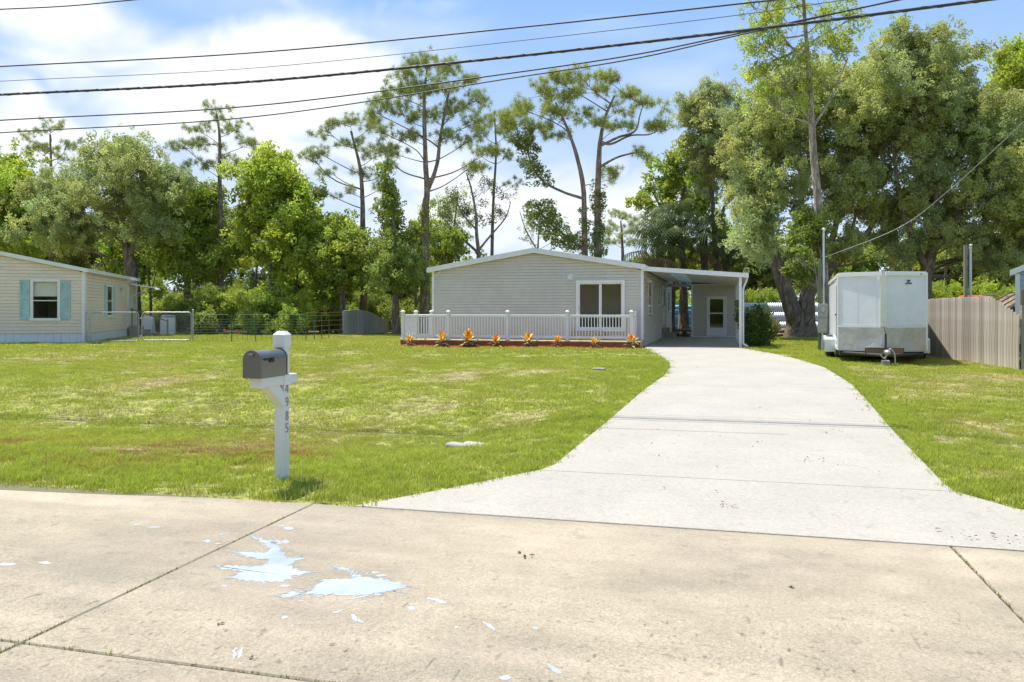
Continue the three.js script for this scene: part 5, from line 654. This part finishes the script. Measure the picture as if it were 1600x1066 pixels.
tree({ name: 'willowy_tree', label: 'sparse pale willowy tree with forked bare limbs behind the grey roof', seed: 28, Z: 52, base: 738, stems: [[[745, 440], [748, 400], [745, 370], [743, 330], [735, 290], [728, 270]], [[747, 395], [725, 375], [700, 350], [685, 330]], [[747, 392], [765, 370], [790, 340], [798, 315]], [[745, 360], [720, 330], [712, 300]]], radii: [[.17, .03], [.1, .03], [.08, .025], [.07, .02]], bark: M.barkPale, leaf: 'willow', col: [.19, .23, .09], sub: 6, dens: .42, size: .5, gap: .42, low: .4, blobs: [[730, 280, 20, 20], [715, 305, 20, 18], [745, 310, 20, 20], [725, 335, 22, 16], [755, 345, 18, 16], [795, 310, 16, 16], [700, 340, 16, 12], [690, 365, 18, 12], [765, 295, 16, 14], [782, 335, 14, 12]] });
tree({ name: 'willowy_tree', label: 'airy pale green tree at the side of the grey home, beside the tall forked pine', seed: 29, Z: 53, base: 705, stems: [[[705, 450], [706, 400], [710, 350], [716, 305]], [[706, 390], [690, 350], [684, 315]]], radii: [[.12, .03], [.07, .02]], bark: M.barkPale, leaf: 'fine', col: [.42, .49, .13], sub: 8, dens: .4, size: .44, gap: .4, low: .35, blobs: [[712, 310, 20, 18], [690, 325, 20, 18], [722, 335, 18, 16], [702, 350, 22, 16], [680, 355, 18, 16], [726, 365, 18, 14], [700, 385, 26, 16], [655, 335, 14, 18], [650, 365, 16, 18]] });
tree({ name: 'willowy_tree', label: 'sparse vine hung tree between the thin pine and the broad crowned pine', seed: 30, Z: 50, base: 832, stems: [[[838, 450], [840, 400], [842, 360], [846, 320]], [[840, 392], [822, 360], [812, 330]]], radii: [[.09, .025], [.05, .02]], bark: M.barkPale, leaf: 'fine', col: [.38, .45, .14], sub: 7, dens: .32, size: .36, gap: .42, low: .35, hang: 1, blobs: [[848, 330, 16, 18], [828, 345, 16, 16], [865, 350, 16, 16], [845, 365, 18, 14], [870, 375, 16, 12], [820, 375, 14, 12], [890, 370, 14, 14]] });
// --- behind the carport
tree({ name: 'broadleaf_tree', label: 'leafy dark green tree arching over the fan palms behind the carport', seed: 31, Z: 52, base: 1068, stems: [[[1068, 460], [1066, 400], [1062, 340], [1070, 290]], [[1066, 390], [1040, 340], [1020, 300]], [[1064, 360], [1095, 310], [1110, 280]]], radii: [[.26, .07], [.12, .04], [.12, .04]], leaf: 'big', col: C.mid, sub: 9, dens: .75, size: .6, gap: .34, blobs: [[1045, 262, 28, 20], [1075, 245, 30, 20], [1022, 290, 26, 18], [1060, 290, 34, 20], [1095, 282, 28, 22], [1035, 318, 28, 18], [1075, 322, 30, 18], [1108, 318, 26, 20], [1018, 340, 20, 14], [1120, 350, 22, 18], [1005, 318, 16, 12]] });
tree({ name: 'oak_tree', label: 'tall grey green oak filling the gap between the palms and the big oak', seed: 32, Z: 50, base: 1122, stems: [[[1124, 470], [1120, 420], [1116, 350], [1110, 270], [1104, 200]], [[1118, 360], [1140, 300], [1150, 240]]], radii: [[.26, .06], [.14, .05]], leaf: 'fine', col: C.grey, sub: 12, dens: 1, size: .5, low: .4, hang: .4, gap: .3, blobs: [[1088, 160, 34, 24], [1120, 150, 30, 26], [1070, 190, 26, 24], [1105, 195, 36, 26], [1140, 190, 32, 28], [1082, 225, 32, 22], [1125, 232, 36, 26], [1155, 235, 28, 28], [1095, 255, 30, 20], [1140, 275, 32, 26], [1115, 290, 30, 20], [1070, 160, 16, 14]] });
// --- big oaks on the right
tree({ name: 'live_oak', label: 'massive live oak with a leaning swollen trunk beside the drain pipes', seed: 41, Z: 41, base: 1250, flare: 1.5, stems: [[[1244, 500], [1230, 460], [1216, 420], [1206, 385], [1200, 340], [1205, 280]], Object.assign([[1258, 500], [1261, 465], [1274, 434], [1300, 415], [1325, 395], [1350, 372], [1370, 340]], { ground: 1 }), [[1222, 430], [1240, 380], [1252, 310], [1250, 240], [1245, 180]], [[1276, 432], [1296, 385], [1310, 340], [1322, 300], [1330, 240]], [[1280, 428], [1290, 440], [1330, 360], [1345, 300]]], radii: [[.46, .10], [.46, .09], [.2, .06], [.2, .06], [.15, .05]], seg: 16, rough: .28, leaf: 'oak', col: C.oak, dens: .85, sub: 15, size: .42, low: .45, hang: .8, gap: .3, limbR: .9,
  blobs: [[1190, 285, 46, 30, -1.5], [1175, 325, 44, 32, -2], [1205, 350, 42, 30, -2.2], [1185, 372, 38, 24, -2], [1225, 315, 34, 28, -1.5], [1160, 300, 30, 24], [1215, 130, 50, 34], [1175, 165, 42, 30], [1260, 150, 50, 34], [1195, 200, 50, 32], [1245, 205, 50, 30], [1165, 235, 38, 28], [1215, 250, 46, 26], [1305, 130, 50, 34], [1300, 185, 50, 32], [1290, 240, 44, 28], [1345, 165, 50, 34], [1350, 225, 48, 30], [1325, 275, 40, 24], [1375, 275, 44, 26], [1365, 330, 36, 22], [1395, 200, 46, 34], [1270, 110, 44, 24], [1340, 115, 46, 26], [1340, 380, 30, 18], [1310, 330, 28, 18], [1305, 395, 22, 14], [1300, 290, 40, 24], [1262, 262, 40, 24], [1285, 335, 30, 18], [1400, 325, 40, 24], [1392, 378, 36, 20], [1335, 312, 34, 20], [1420, 400, 30, 16]] });
tree({ name: 'live_oak', label: 'huge hanging crowned live oak behind the trailer and board fence', seed: 42, Z: 40, base: 1440, flare: 1.2, stems: [[[1442, 480], [1448, 430], [1460, 370], [1462, 300], [1450, 200]], [[1450, 425], [1425, 370], [1405, 300], [1395, 220]], [[1456, 395], [1500, 330], [1530, 260]]], radii: [[.36, .1], [.2, .07], [.22, .07]], leaf: 'oak', col: C.oak, dens: .85, sub: 15, size: .42, low: .4, hang: .9, gap: .3,
  blobs: [[1405, 70, 44, 28], [1445, 62, 40, 26], [1485, 85, 40, 28], [1380, 105, 46, 28], [1430, 115, 50, 30], [1480, 130, 46, 32], [1400, 155, 46, 30], [1455, 170, 50, 32], [1505, 165, 46, 32], [1420, 215, 50, 32], [1480, 220, 52, 32], [1540, 180, 46, 32], [1535, 225, 48, 34], [1590, 190, 50, 36], [1440, 265, 48, 28], [1500, 275, 52, 30], [1560, 275, 52, 34], [1610, 250, 50, 40], [1420, 310, 40, 24], [1475, 325, 48, 26], [1535, 330, 50, 28], [1590, 330, 52, 34], [1500, 370, 46, 24], [1560, 378, 50, 26], [1610, 385, 46, 30], [1450, 365, 34, 20], [1580, 415, 40, 18], [1655, 300, 60, 60], [1530, 410, 36, 16]] });
tree({ name: 'slim_tree', label: 'slim pale trunked tree with airy yellow green leaves above the meter post', seed: 43, Z: 31, base: 1288, flare: 1.2, stems: [[[1288, 500], [1286, 420], [1281, 340], [1272, 250], [1268, 180], [1264, 110], [1258, 40], [1254, -40]], [[1270, 200], [1300, 150], [1325, 90]], [[1268, 190], [1235, 140], [1205, 90]], [[1264, 100], [1225, 60], [1195, 10]]], radii: [[.2, .05], [.06, .02], [.06, .02], [.05, .02]], bark: M.barkPale, leaf: 'oak', col: C.yellow, dens: .34, sub: 12, size: .36, low: .45, gap: .44, hang: .8,
  blobs: [[1200, 20, 36, 30], [1245, 10, 36, 30], [1290, 25, 36, 28], [1180, 65, 30, 28], [1225, 70, 34, 26], [1270, 70, 32, 26], [1312, 70, 28, 24], [1190, 115, 28, 22], [1235, 120, 30, 24], [1285, 120, 26, 22], [1205, 160, 22, 18], [1250, 165, 24, 18], [1175, 10, 24, 30], [1225, -40, 50, 30], [1290, -40, 46, 30], [1330, 30, 26, 24], [1180, 150, 18, 16]] });
tree({ name: 'leafy_sapling', label: 'glossy yellow green sapling in front of the live oak trunk, behind the meter post', category: 'tree', seed: 44, Z: 30, base: 1274, flare: 1.1, trunk: [[1281, 500], [1278, 450], [1270, 400], [1262, 350]], radii: [[.04, .015]], bark: M.barkPale, leaf: 'big', col: [.21, .27, .045], dens: .7, sub: 10, size: .38, low: .3, gap: .34, blobs: [[1262, 350, 26, 20], [1285, 400, 18, 18], [1262, 355, 24, 18], [1245, 380, 20, 16], [1275, 385, 22, 18], [1255, 408, 24, 16], [1240, 428, 18, 14], [1268, 432, 22, 14], [1290, 365, 16, 16]] });
tree({ name: 'broadleaf_tree', label: 'rounded fresh green tree top rising behind the huge live oak', seed: 45, Z: 62, base: 1600, trunk: [[1600, 440], [1600, 300], [1598, 200], [1595, 140]], radii: [[.4, .1]], leaf: 'broad', col: C.bright, sub: 12, dens: 1, size: .7, low: .5, blobs: [[1580, 100, 34, 20], [1610, 90, 40, 22], [1570, 125, 30, 18], [1600, 130, 46, 26], [1650, 120, 50, 40], [1580, 165, 40, 26]] });
// --- woodland edge: thicket and filler trees further back
{
  const fill = (x, y, r, Z, i) => { const q = mulberry(500 + i), v = () => q() - .5, col = [C.mid, C.dark, C.oakD, C.bright][i % 4]; const bl = []; const h = 505 - y; for (let k = 0; k < 9; k++) { const t = k / 8; bl.push([x + v() * r * 1.9, y + t * h * .62 + v() * 10, r * (.55 + q() * .35), r * (.42 + q() * .25)]); }
    tree({ name: 'woodland_tree', label: ['mid green leafy tree', 'dark green small leaved tree', 'dull olive fine leaved tree', 'bright green leafy tree'][i % 4] + (x < 760 ? ' in the wood behind the wire fence' : ' in the wood behind the carport and trailer'), group: 'trees of the wood behind the lots', seed: 500 + i, Z, base: x, trunk: [[x, 460], [x + v() * 10, lerp(460, y, .5)], [x + v() * 14, y + 5]], radii: [[.2, .06]], leaf: ['broad', 'oak', 'fine', 'broad'][i % 4], col, sub: 9, dens: .85, size: .62, gap: .3, blobs: bl }); };
  const list = [[-30, 330, 46, 66], [40, 350, 44, 66], [120, 350, 46, 64], [190, 370, 40, 62], [250, 350, 44, 64], [330, 340, 44, 62], [375, 350, 36, 60], [480, 360, 40, 62], [530, 380, 40, 60], [590, 390, 36, 60], [640, 385, 36, 60], [685, 410, 30, 60], [720, 425, 24, 62], [1000, 410, 26, 70], [1045, 400, 30, 68], [1085, 395, 30, 66], [1130, 370, 34, 64], [1180, 385, 36, 64], [1235, 390, 34, 62], [1300, 395, 34, 62], [1350, 400, 36, 62], [1400, 380, 38, 62], [1450, 390, 36, 60], [1500, 370, 40, 60], [1545, 385, 40, 58], [1590, 380, 44, 58], [1640, 350, 50, 58], [1720, 360, 50, 58], [1810, 370, 50, 56], [-110, 340, 48, 64], [-190, 350, 48, 64], [950, 430, 24, 75], [880, 440, 24, 75]];
  list.forEach((a, i) => fill(...a, i));
  const bush = (x, top, w, Z, i, col, label) => { const bl = []; const q = mulberry(800 + i); for (let k = 0; k < 6; k++) bl.push([x + (q() - .5) * w * 1.3, lerp(top + w * .3, 514, q()), w * (.45 + q() * .2), w * (.38 + q() * .15)]); tree({ name: 'thicket_bush', label, category: 'bush', group: 'bushes along the edge of the wood', seed: 800 + i, Z, base: x, trunk: [[x, 505], [x + 4, lerp(505, top, .6)]], radii: [[.07, .03]], leaf: i % 3 ? 'broad' : 'fine', col, sub: 8, dens: .95, size: .4, low: .1, flare: 1, blobs: bl }); };
  const bs = [[240, 440, 34, 53, C.mid], [275, 455, 34, 53, C.dark], [312, 452, 36, 47, C.dark], [350, 450, 38, 47, C.mid], [388, 455, 36, 46, C.mid], [425, 450, 40, 47, C.bright], [462, 452, 38, 46, C.bright], [500, 458, 36, 49, C.mid], [540, 462, 34, 52, C.mid], [575, 455, 36, 54, C.dark], [615, 458, 34, 53, C.dark], [650, 450, 32, 50, C.mid], [212, 465, 30, 54, C.dark], [480, 478, 24, 46, C.bright], [330, 480, 26, 45.5, C.dark], [405, 482, 26, 45.5, C.mid], [1050, 455, 28, 60, C.bright], [1095, 440, 30, 62, C.mid], [1180, 455, 30, 58, C.bright], [1215, 450, 30, 58, C.mid], [1300, 462, 28, 56, C.mid], [1470, 440, 36, 50, C.bright], [1430, 445, 34, 48, C.mid], [1535, 438, 34, 48, C.bright], [1580, 440, 36, 46, C.mid], [1490, 455, 34, 44, C.mid], ...[225, 262, 298, 335, 372, 410, 448, 486, 525, 562, 600, 640, 672].map((x, i) => [x, 435 + (i % 3) * 10, 48, 57 + (i % 4) * 2, [C.mid, C.dark, C.bright][i % 3]]), ...[1040, 1120, 1250, 1330, 1390, 1445, 1520].map((x, i) => [x, 440 + (i % 2) * 8, 48, 66, [C.mid, C.bright][i % 2]])];
  bs.forEach(([x, t, w, Z, c], i) => bush(x, t, w, Z, i, c, (c === C.dark ? 'dark green' : c === C.bright ? 'bright green' : 'mid green') + (x < 700 ? ' bush at the edge of the wood behind the wire fence' : ' bush in the rough behind the carport and the board fence')));
  // bare understorey stems
  [[170, 400, .11, 51], [235, 420, .1, 50], [395, 380, .09, 52], [458, 400, .09, 51], [650, 380, .1, 49], [636, 410, .08, 50], [700, 340, .06, 53], [1098, 410, .12, 49], [1156, 400, .12, 49], [1395, 400, .08, 50], [1420, 380, .09, 49], [1476, 380, .09, 50]].forEach(([x, top, r, Z], i) => { rnd = mulberry(300 + i); const b = drop(at(x, 520, Z)), t = thing('bare_stem', 'slim bare trunk among the bushes of the wood', 'tree', b, 0, 'bare trunks in the wood'); const P = [V(0, -.1, 0), at(x + rr(-6, 6), lerp(505, top, .5), Z).sub(b), at(x + rr(-12, 12), top, Z).sub(b)]; mesh('trunk', limbTube(P, [r, r * .8, r * .4], 7, 14, .15, i), M.bark, t); mesh('limb', limbTube([along(P, .55), along(P, .7).add(V(rr(-1.4, 1.4), .5, rr(-.5, .5))), along(P, .8).add(V(rr(-2, 2), 1.2, rr(-.5, .5)))], [r * .4, r * .25, r * .1], 5, 8), M.bark, t); });
  // trees across the road, behind the camera: the sliding glass door mirrors them
  [[-14, 20, 1.1], [-6, 26, 1.3], [3, 22, 1.15], [-22, 27, 1.2]].forEach(([x, z, s], i) => { const src = scene.getObjectByName(['broadleaf_tree_001', 'oak_tree', 'broadleaf_tree_002', 'oak_tree_001'][i]); const c = src.clone(); c.name = numbered('roadside_tree'); c.position.set(x, 0, z); c.scale.setScalar(s * .8); c.rotation.y = Math.PI; tag(c, 'leafy tree across the road, mirrored in the sliding glass door', 'tree', 'trees across the road'); scene.add(c); });
}
{ const far = scene.getObjectByName('thicket_bush'); [[-8, 15, 3.2], [-12, 17, 3.6], [-16, 16, 3.4], [-4, 17, 3], [-21, 18, 3.5], [1, 16, 3.2]].forEach(([x, z, s]) => { const c = far.clone(); c.name = numbered('roadside_bush'); c.position.set(x, 0, z); c.scale.setScalar(s); c.rotation.y = x; tag(c, 'leafy bush across the road, mirrored in the sliding glass door', 'bush', 'bushes across the road'); scene.add(c); }); }
// --- fan palms behind the carport
{
  rnd = mulberry(61);
  const fan = (() => { const pos = [], n = 26; for (let i = 0; i < n; i++) { const a = lerp(-2.2, 2.2, i / (n - 1)), L = .95 * (1 - .18 * Math.abs(a) / 2.2), c = Math.cos(a), s = Math.sin(a), w = .035, A = V(0, 0, 0), B = V(s * L * .6, .06 * Math.cos(a * 1.4), c * L * .6), E = V(s * L * .85, -.5 - rr(0, .12), c * L * .85), N = V(c, 0, -s).multiplyScalar(w); for (const p of [A, B.clone().sub(N), B.clone().add(N), B.clone().sub(N), E, B.clone().add(N)]) pos.push(p.x, p.y, p.z); } const g = new THREE.BufferGeometry(); g.setAttribute('position', new THREE.Float32BufferAttribute(pos, 3)); g.computeVertexNormals(); return g; })();
  const green = leafMat(.15, .20, .06, .45), dead = leafMat(.22, .16, .08, .2), stalk = mat([.16, .19, .06], .7);
  const palm = (px, Z, topPy, label, sc = 1) => { const b = drop(at(px, 520, Z)), p = thing('fan_palm', label, 'palm', b), ty = at(px, topPy, Z).y - b.y; mesh('trunk', limbTube([V(0, -.1, 0), V(.08, ty * .5, 0), V(0, ty, 0)], [.24, .2, .24], 10, 30, .35, px), M.barkPalm, p);
    for (let i = 0; i < 26; i++) { const el = lerp(1.15, -1.15, i / 25) + rr(-.15, .15), a = i * 2.4 + rr(-.2, .2), L = rr(.9, 1.3) * sc, d = V(Math.cos(a) * Math.cos(el), Math.sin(el), Math.sin(a) * Math.cos(el)), e = d.clone().multiplyScalar(L).add(V(0, ty - L * .12, 0)); const f = mesh('frond', fan, el < -.85 ? dead : green, p); f.position.copy(e); f.scale.setScalar(sc * rr(.9, 1.15)); f.lookAt(f.position.clone().add(d.clone().add(V(0, -.35, 0)))); f.rotateZ(rr(-.9, .9)); mesh('frond_stalk', rod(V(0, ty - .1, 0), e, .022, 4, .012), stalk, p); } };
  palm(1030, 49, 372, 'shaggy fan palm standing behind the carport roof next to the house', 1.25); palm(1048, 50, 350, 'taller fan palm with drooping fronds beside the shaggy fan palm', 1.25); palm(1099, 50, 368, 'fan palm with a bare trunk above the middle of the carport roof', 1.15); palm(1134, 51, 392, 'small fan palm next to the tree trunks behind the storage shed', .95);
}
// --- garden plants
{
  const px = [640, 691, 732, 775.5, 826, 871, 929, 987], where = ['at the far end of the bed below the corner post', 'second along the bed from the far corner post', 'third along the bed, with the tallest leaves', 'fourth along the bed, low and yellow', 'fourth from the house corner by the driveway', 'third from the house corner by the driveway', 'second from the house corner, below the sliding door', 'by the house corner next to the driveway'];
  px.forEach((x, i) => { rnd = mulberry(90 + i); const p = onZ(x, 541, -29.05), b = drop(p), c = thing('croton_plant', 'orange and yellow croton plant ' + where[i], 'plant', b, rr(0, 6), 'croton plants along the deck'); const pos = [], col = [], up = [], uc = []; const n = Math.round(rr(24, 50)), hs = i === 2 ? 1.7 : rr(.95, 1.55);
    for (let k = 0; k < n; k++) { const t = k / n, a = k * 2.4 + rr(-.3, .3), el = lerp(-.05, 1.25, t), y = lerp(.06, .24, t) * hs, L = lerp(.27, .22, t) * rr(.8, 1.2) * hs, w = L * .3, d = V(Math.cos(a) * Math.cos(el), Math.sin(el), Math.sin(a) * Math.cos(el)), s = V(-Math.sin(a), 0, Math.cos(a)).multiplyScalar(w / 2), A = V(Math.cos(a) * .02, y, Math.sin(a) * .02), B = A.clone().addScaledVector(d, L * .5).add(V(0, .015, 0)), E = A.clone().addScaledVector(d, L).add(V(0, -L * .15, 0)); const top = t > .38, q = rnd(); const cl = top ? (q < .55 ? [.78, .46, .025] : q < .75 ? [.70, .22, .015] : [.78, .6, .06]) : (q < .45 ? [.09, .12, .025] : q < .7 ? [.13, .05, .03] : [.45, .35, .05]); for (const v of [A, B.clone().sub(s), B.clone().add(s), B.clone().sub(s), E, B.clone().add(s)]) { (top ? up : pos).push(v.x, v.y, v.z); (top ? uc : col).push(...cl); } }
    const mk = (name, a, q) => { const g = new THREE.BufferGeometry(); g.setAttribute('position', new THREE.Float32BufferAttribute(a, 3)); g.setAttribute('color', new THREE.Float32BufferAttribute(q, 3)); g.computeVertexNormals(); mesh(name, g, M.croton || (M.croton = phys([1, 1, 1], .5, { vertexColors: true, transmission: .3, thickness: 0 })), c, 'stuff'); }; mk('upper_leaves', up, uc); mk('lower_leaves', pos, col); mesh('stem', new THREE.CylinderGeometry(.012, .018, .25, 6).translate(0, .12, 0), M.bark, c); });
  // shrub by the carport post
  const b = drop(onZ(1182, 541, -31.6)), s = thing('flowering_shrub', 'leafy green shrub with orange flowers beside the carport post', 'shrub', b); rnd = mulberry(44); const cr = new Crown(), st = [], fl = [];
  for (let i = 0; i < 26; i++) { const a = rr(0, 6.3), r = rr(.1, .62), h = rr(.5, 1.75) * (1 - .3 * r), e = V(Math.cos(a) * r, h, Math.sin(a) * r * .7); st.push(limbTube([V(rr(-.1, .1), -.05, rr(-.1, .1)), V(e.x * .4, h * .55, e.z * .4), e], [.014, .01, .005], 4, 6)); const n = Math.round(h * 20); for (let k = 0; k < n; k++) { const t = rr(.12, 1.02); cr.put(V(e.x * t + rr(-.16, .16), h * t + rr(-.1, .1), e.z * t + rr(-.16, .16)), rr(.22, .34), tint([.11, .19, .035], .25)); } if (i % 7 === 0) fl.push(e); }
  for (let k = 0; k < 26; k++) { const t = rnd(); cr.put(V(-.62 + rr(-.12, .1), 1.0 + t * .75, .1 + rr(-.15, .15)), rr(.2, .3), tint([.12, .2, .04], .25)); } st.push(limbTube([V(-.1, 0, 0), V(-.45, .7, .05), V(-.62, 1.6, .1)], [.014, .01, .005], 4, 6)); fl.push(V(-.68, .75, .2));
  mesh('stems', mergeGeometries(st), M.bark, s, 'stuff'); cr.build('foliage', LG.broad, LEAF, s); fl.forEach((e) => { const f = mesh('flower', new THREE.SphereGeometry(.06, 7, 5).scale(1, .6, 1), M.orange, s); f.position.copy(e); });
  const b2 = drop(onZ(1200, 541, -33)), s2 = thing('dry_shrub', 'pale half dry bush between the flowering shrub and the drain pipes', 'shrub', b2), c2 = new Crown(), t2 = []; for (let i = 0; i < 13; i++) { const a = rr(0, 6.3), r = rr(.2, .6), h = rr(.4, 1.2), e = V(Math.cos(a) * r, h, Math.sin(a) * r); t2.push(limbTube([V(0, -.05, 0), V(e.x * .5, h * .5, e.z * .5), e], [.014, .01, .004], 4, 5)); for (let k = 0; k < 7; k++) { const t = rr(.5, 1.05); c2.put(V(e.x * t, h * t, e.z * t).add(V(rr(-.12, .12), rr(-.1, .1), rr(-.12, .12))), rr(.2, .32), tint([.3, .29, .10], .3)); } } mesh('stems', mergeGeometries(t2), M.barkPale, s2, 'stuff'); c2.build('foliage', LG.big, LEAF, s2);
  // debris at the foot of the live oak
  const lg = thing('log_pile', 'heap of brown logs and prunings at the foot of the live oak', 'log pile', drop(at(1222, 520, 42))); rnd = mulberry(6); for (let i = 0; i < 14; i++) { const a = rr(0, 3.1), L = rr(.5, 1.1), c = V(rr(-.9, .9), rr(.08, .45), rr(-.5, .5)), d = V(Math.cos(a), rr(-.15, .15), Math.sin(a) * .5).normalize().multiplyScalar(L); mesh('log', limbTube([c.clone().sub(d), c, c.clone().add(d)], [rr(.05, .1), rr(.05, .1), rr(.04, .08)], 7, 6, .2, i), i % 3 ? M.bark : M.barkPale, lg); }
}
// ------------------------------------------------------------ grass
{
  rnd = mulberry(70);
  const patch = (n, size, h, w, seed) => { rnd = mulberry(seed); const pos = []; for (let i = 0; i < n; i++) { const x = rr(-.5, .5) * size, z = rr(-.5, .5) * size, a = rr(0, 6.3), L = h * rr(.45, 1.15), ln = L * rr(.15, .9), b = rr(0, 6.3), sx = Math.cos(a) * w / 2, sz = Math.sin(a) * w / 2, ex = Math.cos(b) * ln, ez = Math.sin(b) * ln, m = .55; pos.push(x - sx, 0, z - sz, x + sx, 0, z + sz, x + ex * .35 + sx * .7, L * m, z + ez * .35 + sz * .7, x - sx, 0, z - sz, x + ex * .35 + sx * .7, L * m, z + ez * .35 + sz * .7, x + ex * .35 - sx * .7, L * m, z + ez * .35 - sz * .7, x + ex * .35 - sx * .7, L * m, z + ez * .35 - sz * .7, x + ex * .35 + sx * .7, L * m, z + ez * .35 + sz * .7, x + ex, L * .9, z + ez); } const g = new THREE.BufferGeometry(); g.setAttribute('position', new THREE.Float32BufferAttribute(pos, 3)); g.computeVertexNormals(); return g; };
  const camD = (x, z) => -x * SN - z * CS, camX = (x, z) => x * CS - z * SN;
  const Q = new THREE.Quaternion(), E = new THREE.Euler();
  const lay = (name, label, d0, d1, size, per, geo, hmul, edge) => {
    const c = new Crown(); rnd = mulberry(name.length * 31 + Math.round(d0 * 10));
    const xr = d1 * .72 + 2, n = Math.round(2 * xr * (d1 - d0) / (size * size) * per);
    for (let i = 0; i < n; i++) {
      const cx = rr(-xr, xr), cd = rr(d0, d1); if (Math.abs(cx) > cd * .67 + 1) continue;
      const x = cx * CS - cd * SN, z = -cx * SN - cd * CS; if (z > ROAD_Z - .02 + (x < -3.4 ? Math.min(.3, (-3.3 - x) * .075) : 0)) continue; const dd = driveDist(x, z); if (dd < (d0 < 12 ? .015 : .06)) continue;
      if (z < HZ + .02 && x > HX0 - .1 && x < 1.25) continue; if (z < -28.75 + .15 && z > HZ && x > -12.4 && x < -2.7) continue; if (wood(x, z) > rnd() * .9) continue;
      const dr = dry(x, z); if (rnd() < dr * .42) continue;
      const far = sstep(8, 30, cd), nse = fbm(x * .8, z * .8, 11, 3), lush = sstep(3.4, .4, ROAD_Z - z) + sstep(2, .3, dd) * .6, k = rr(.82, 1.18);
      const t = clamp(dr * 1.15 + (nse - .5) * .7 - lush * .35), wet = rusty(x, z);
      let r = lerp(.41, .49, t), g = lerp(.455, .43, t), b = lerp(.065, .13, t); r = lerp(r, .38, wet * .85); g = lerp(g, .25, wet * .85);
      const hm = hmul * lerp(1.1, .6, dr) * (.75 + .5 * nse) * (1 + lush * .35); const y = ground(x, z);
      E.set(rr(-.1, .1), rr(0, 6.3), rr(-.1, .1)); Q.setFromEuler(E); c.m.push(new THREE.Matrix4().compose(V(x, y - .004, z), Q, V(1, hm, 1))); c.c.push(rgb(r * k, g * k, b * k));
    }
    const m = c.build(numbered(name), geo, GRASS, scene); tag(m, label, 'grass', null, 'stuff');
  };
  lay('lawn_grass', 'short bright lawn grass along the road edge and swale', 6.2, 13, .2, 2.6, patch(70, .24, .05, .0065, 1), 1);
  lay('lawn_grass', 'mown yellow green lawn grass across the middle of the front yard', 13, 24, .36, 2.6, patch(85, .42, .05, .012, 2), 1);
  lay('lawn_grass', 'mown lawn grass around the houses and the trailer', 24, 52, .65, 2.8, patch(90, .75, .055, .024, 3), 1);
  // longer blades by the road edge, the mailbox and the trailer
  const c = new Crown(), tuft = (() => { rnd = mulberry(9); const pos = []; for (let i = 0; i < 26; i++) { const a = rr(0, 6.3), L = rr(.08, .2), ln = L * rr(.2, .8), w = .006, x = rr(-.06, .06), z = rr(-.06, .06), sx = -Math.sin(a) * w / 2, sz = Math.cos(a) * w / 2, ex = Math.cos(a) * ln, ez = Math.sin(a) * ln; pos.push(x - sx, 0, z - sz, x + sx, 0, z + sz, x + ex * .4 + sx, L * .65, z + ez * .4 + sz, x - sx, 0, z - sz, x + ex * .4 + sx, L * .65, z + ez * .4 + sz, x + ex * .4 - sx, L * .65, z + ez * .4 - sz, x + ex * .4 - sx, L * .65, z + ez * .4 - sz, x + ex * .4 + sx, L * .65, z + ez * .4 + sz, x + ex, L, z + ez); } const g = new THREE.BufferGeometry(); g.setAttribute('position', new THREE.Float32BufferAttribute(pos, 3)); g.computeVertexNormals(); return g; })();
  rnd = mulberry(71); const put = (x, z, s) => { E.set(rr(-.2, .2), rr(0, 6.3), rr(-.2, .2)); Q.setFromEuler(E); const k = rr(.85, 1.2); c.m.push(new THREE.Matrix4().compose(V(x, ground(x, z) - .005, z), Q, V(s, s, s))); c.c.push(rgb(.36 * k, .43 * k, .05 * k)); };
  for (let i = 0; i < 2400; i++) { const x = rr(-9, -2.9), z = ROAD_Z - .1 - rr(0, 1) ** 1.5 * 1.6; if (driveDist(x, z) < .08 || fbm(x * 1.1, z * 1.1, 8, 2) < .44) continue; put(x, z, rr(.22, .55)); }
  for (let i = 0; i < 1500; i++) { const z = rr(-22, -6.5), l = rnd() < .5, x = l ? edgeX(DL, z) - rr(.01, .4) : edgeX(DR, z) + rr(.01, .4); if (driveDist(x, z) < .008 || z > -6.4) continue; put(x, z, rr(.25, .5)); }
  for (let i = 0; i < 1500; i++) { const x = rr(-11, -1.8), z = rr(-15, -7); if (driveDist(x, z) < .1 || fbm(x * .9, z * .9, 14, 3) < .53) continue; put(x, z, rr(.2, .45)); }
  for (let i = 0; i < 60; i++) { const a = rr(0, 6.3), r = rr(.06, .3); put(-4 + Math.cos(a) * r, -6.76 + Math.sin(a) * r, rr(.2, .35)); }
  const tp = scene.getObjectByName('cargo_trailer').position; for (let i = 0; i < 60; i++) put(tp.x + rr(-1.2, 1.4), tp.z + rr(-5, .4), rr(.3, .6));
  tag(c.build('long_grass', tuft, GRASS, scene), 'longer uncut grass blades along the road edge', 'grass', null, 'stuff');
}
console.log('copies', nCopies, 'textures ok');
renderer.render(scene, camera);
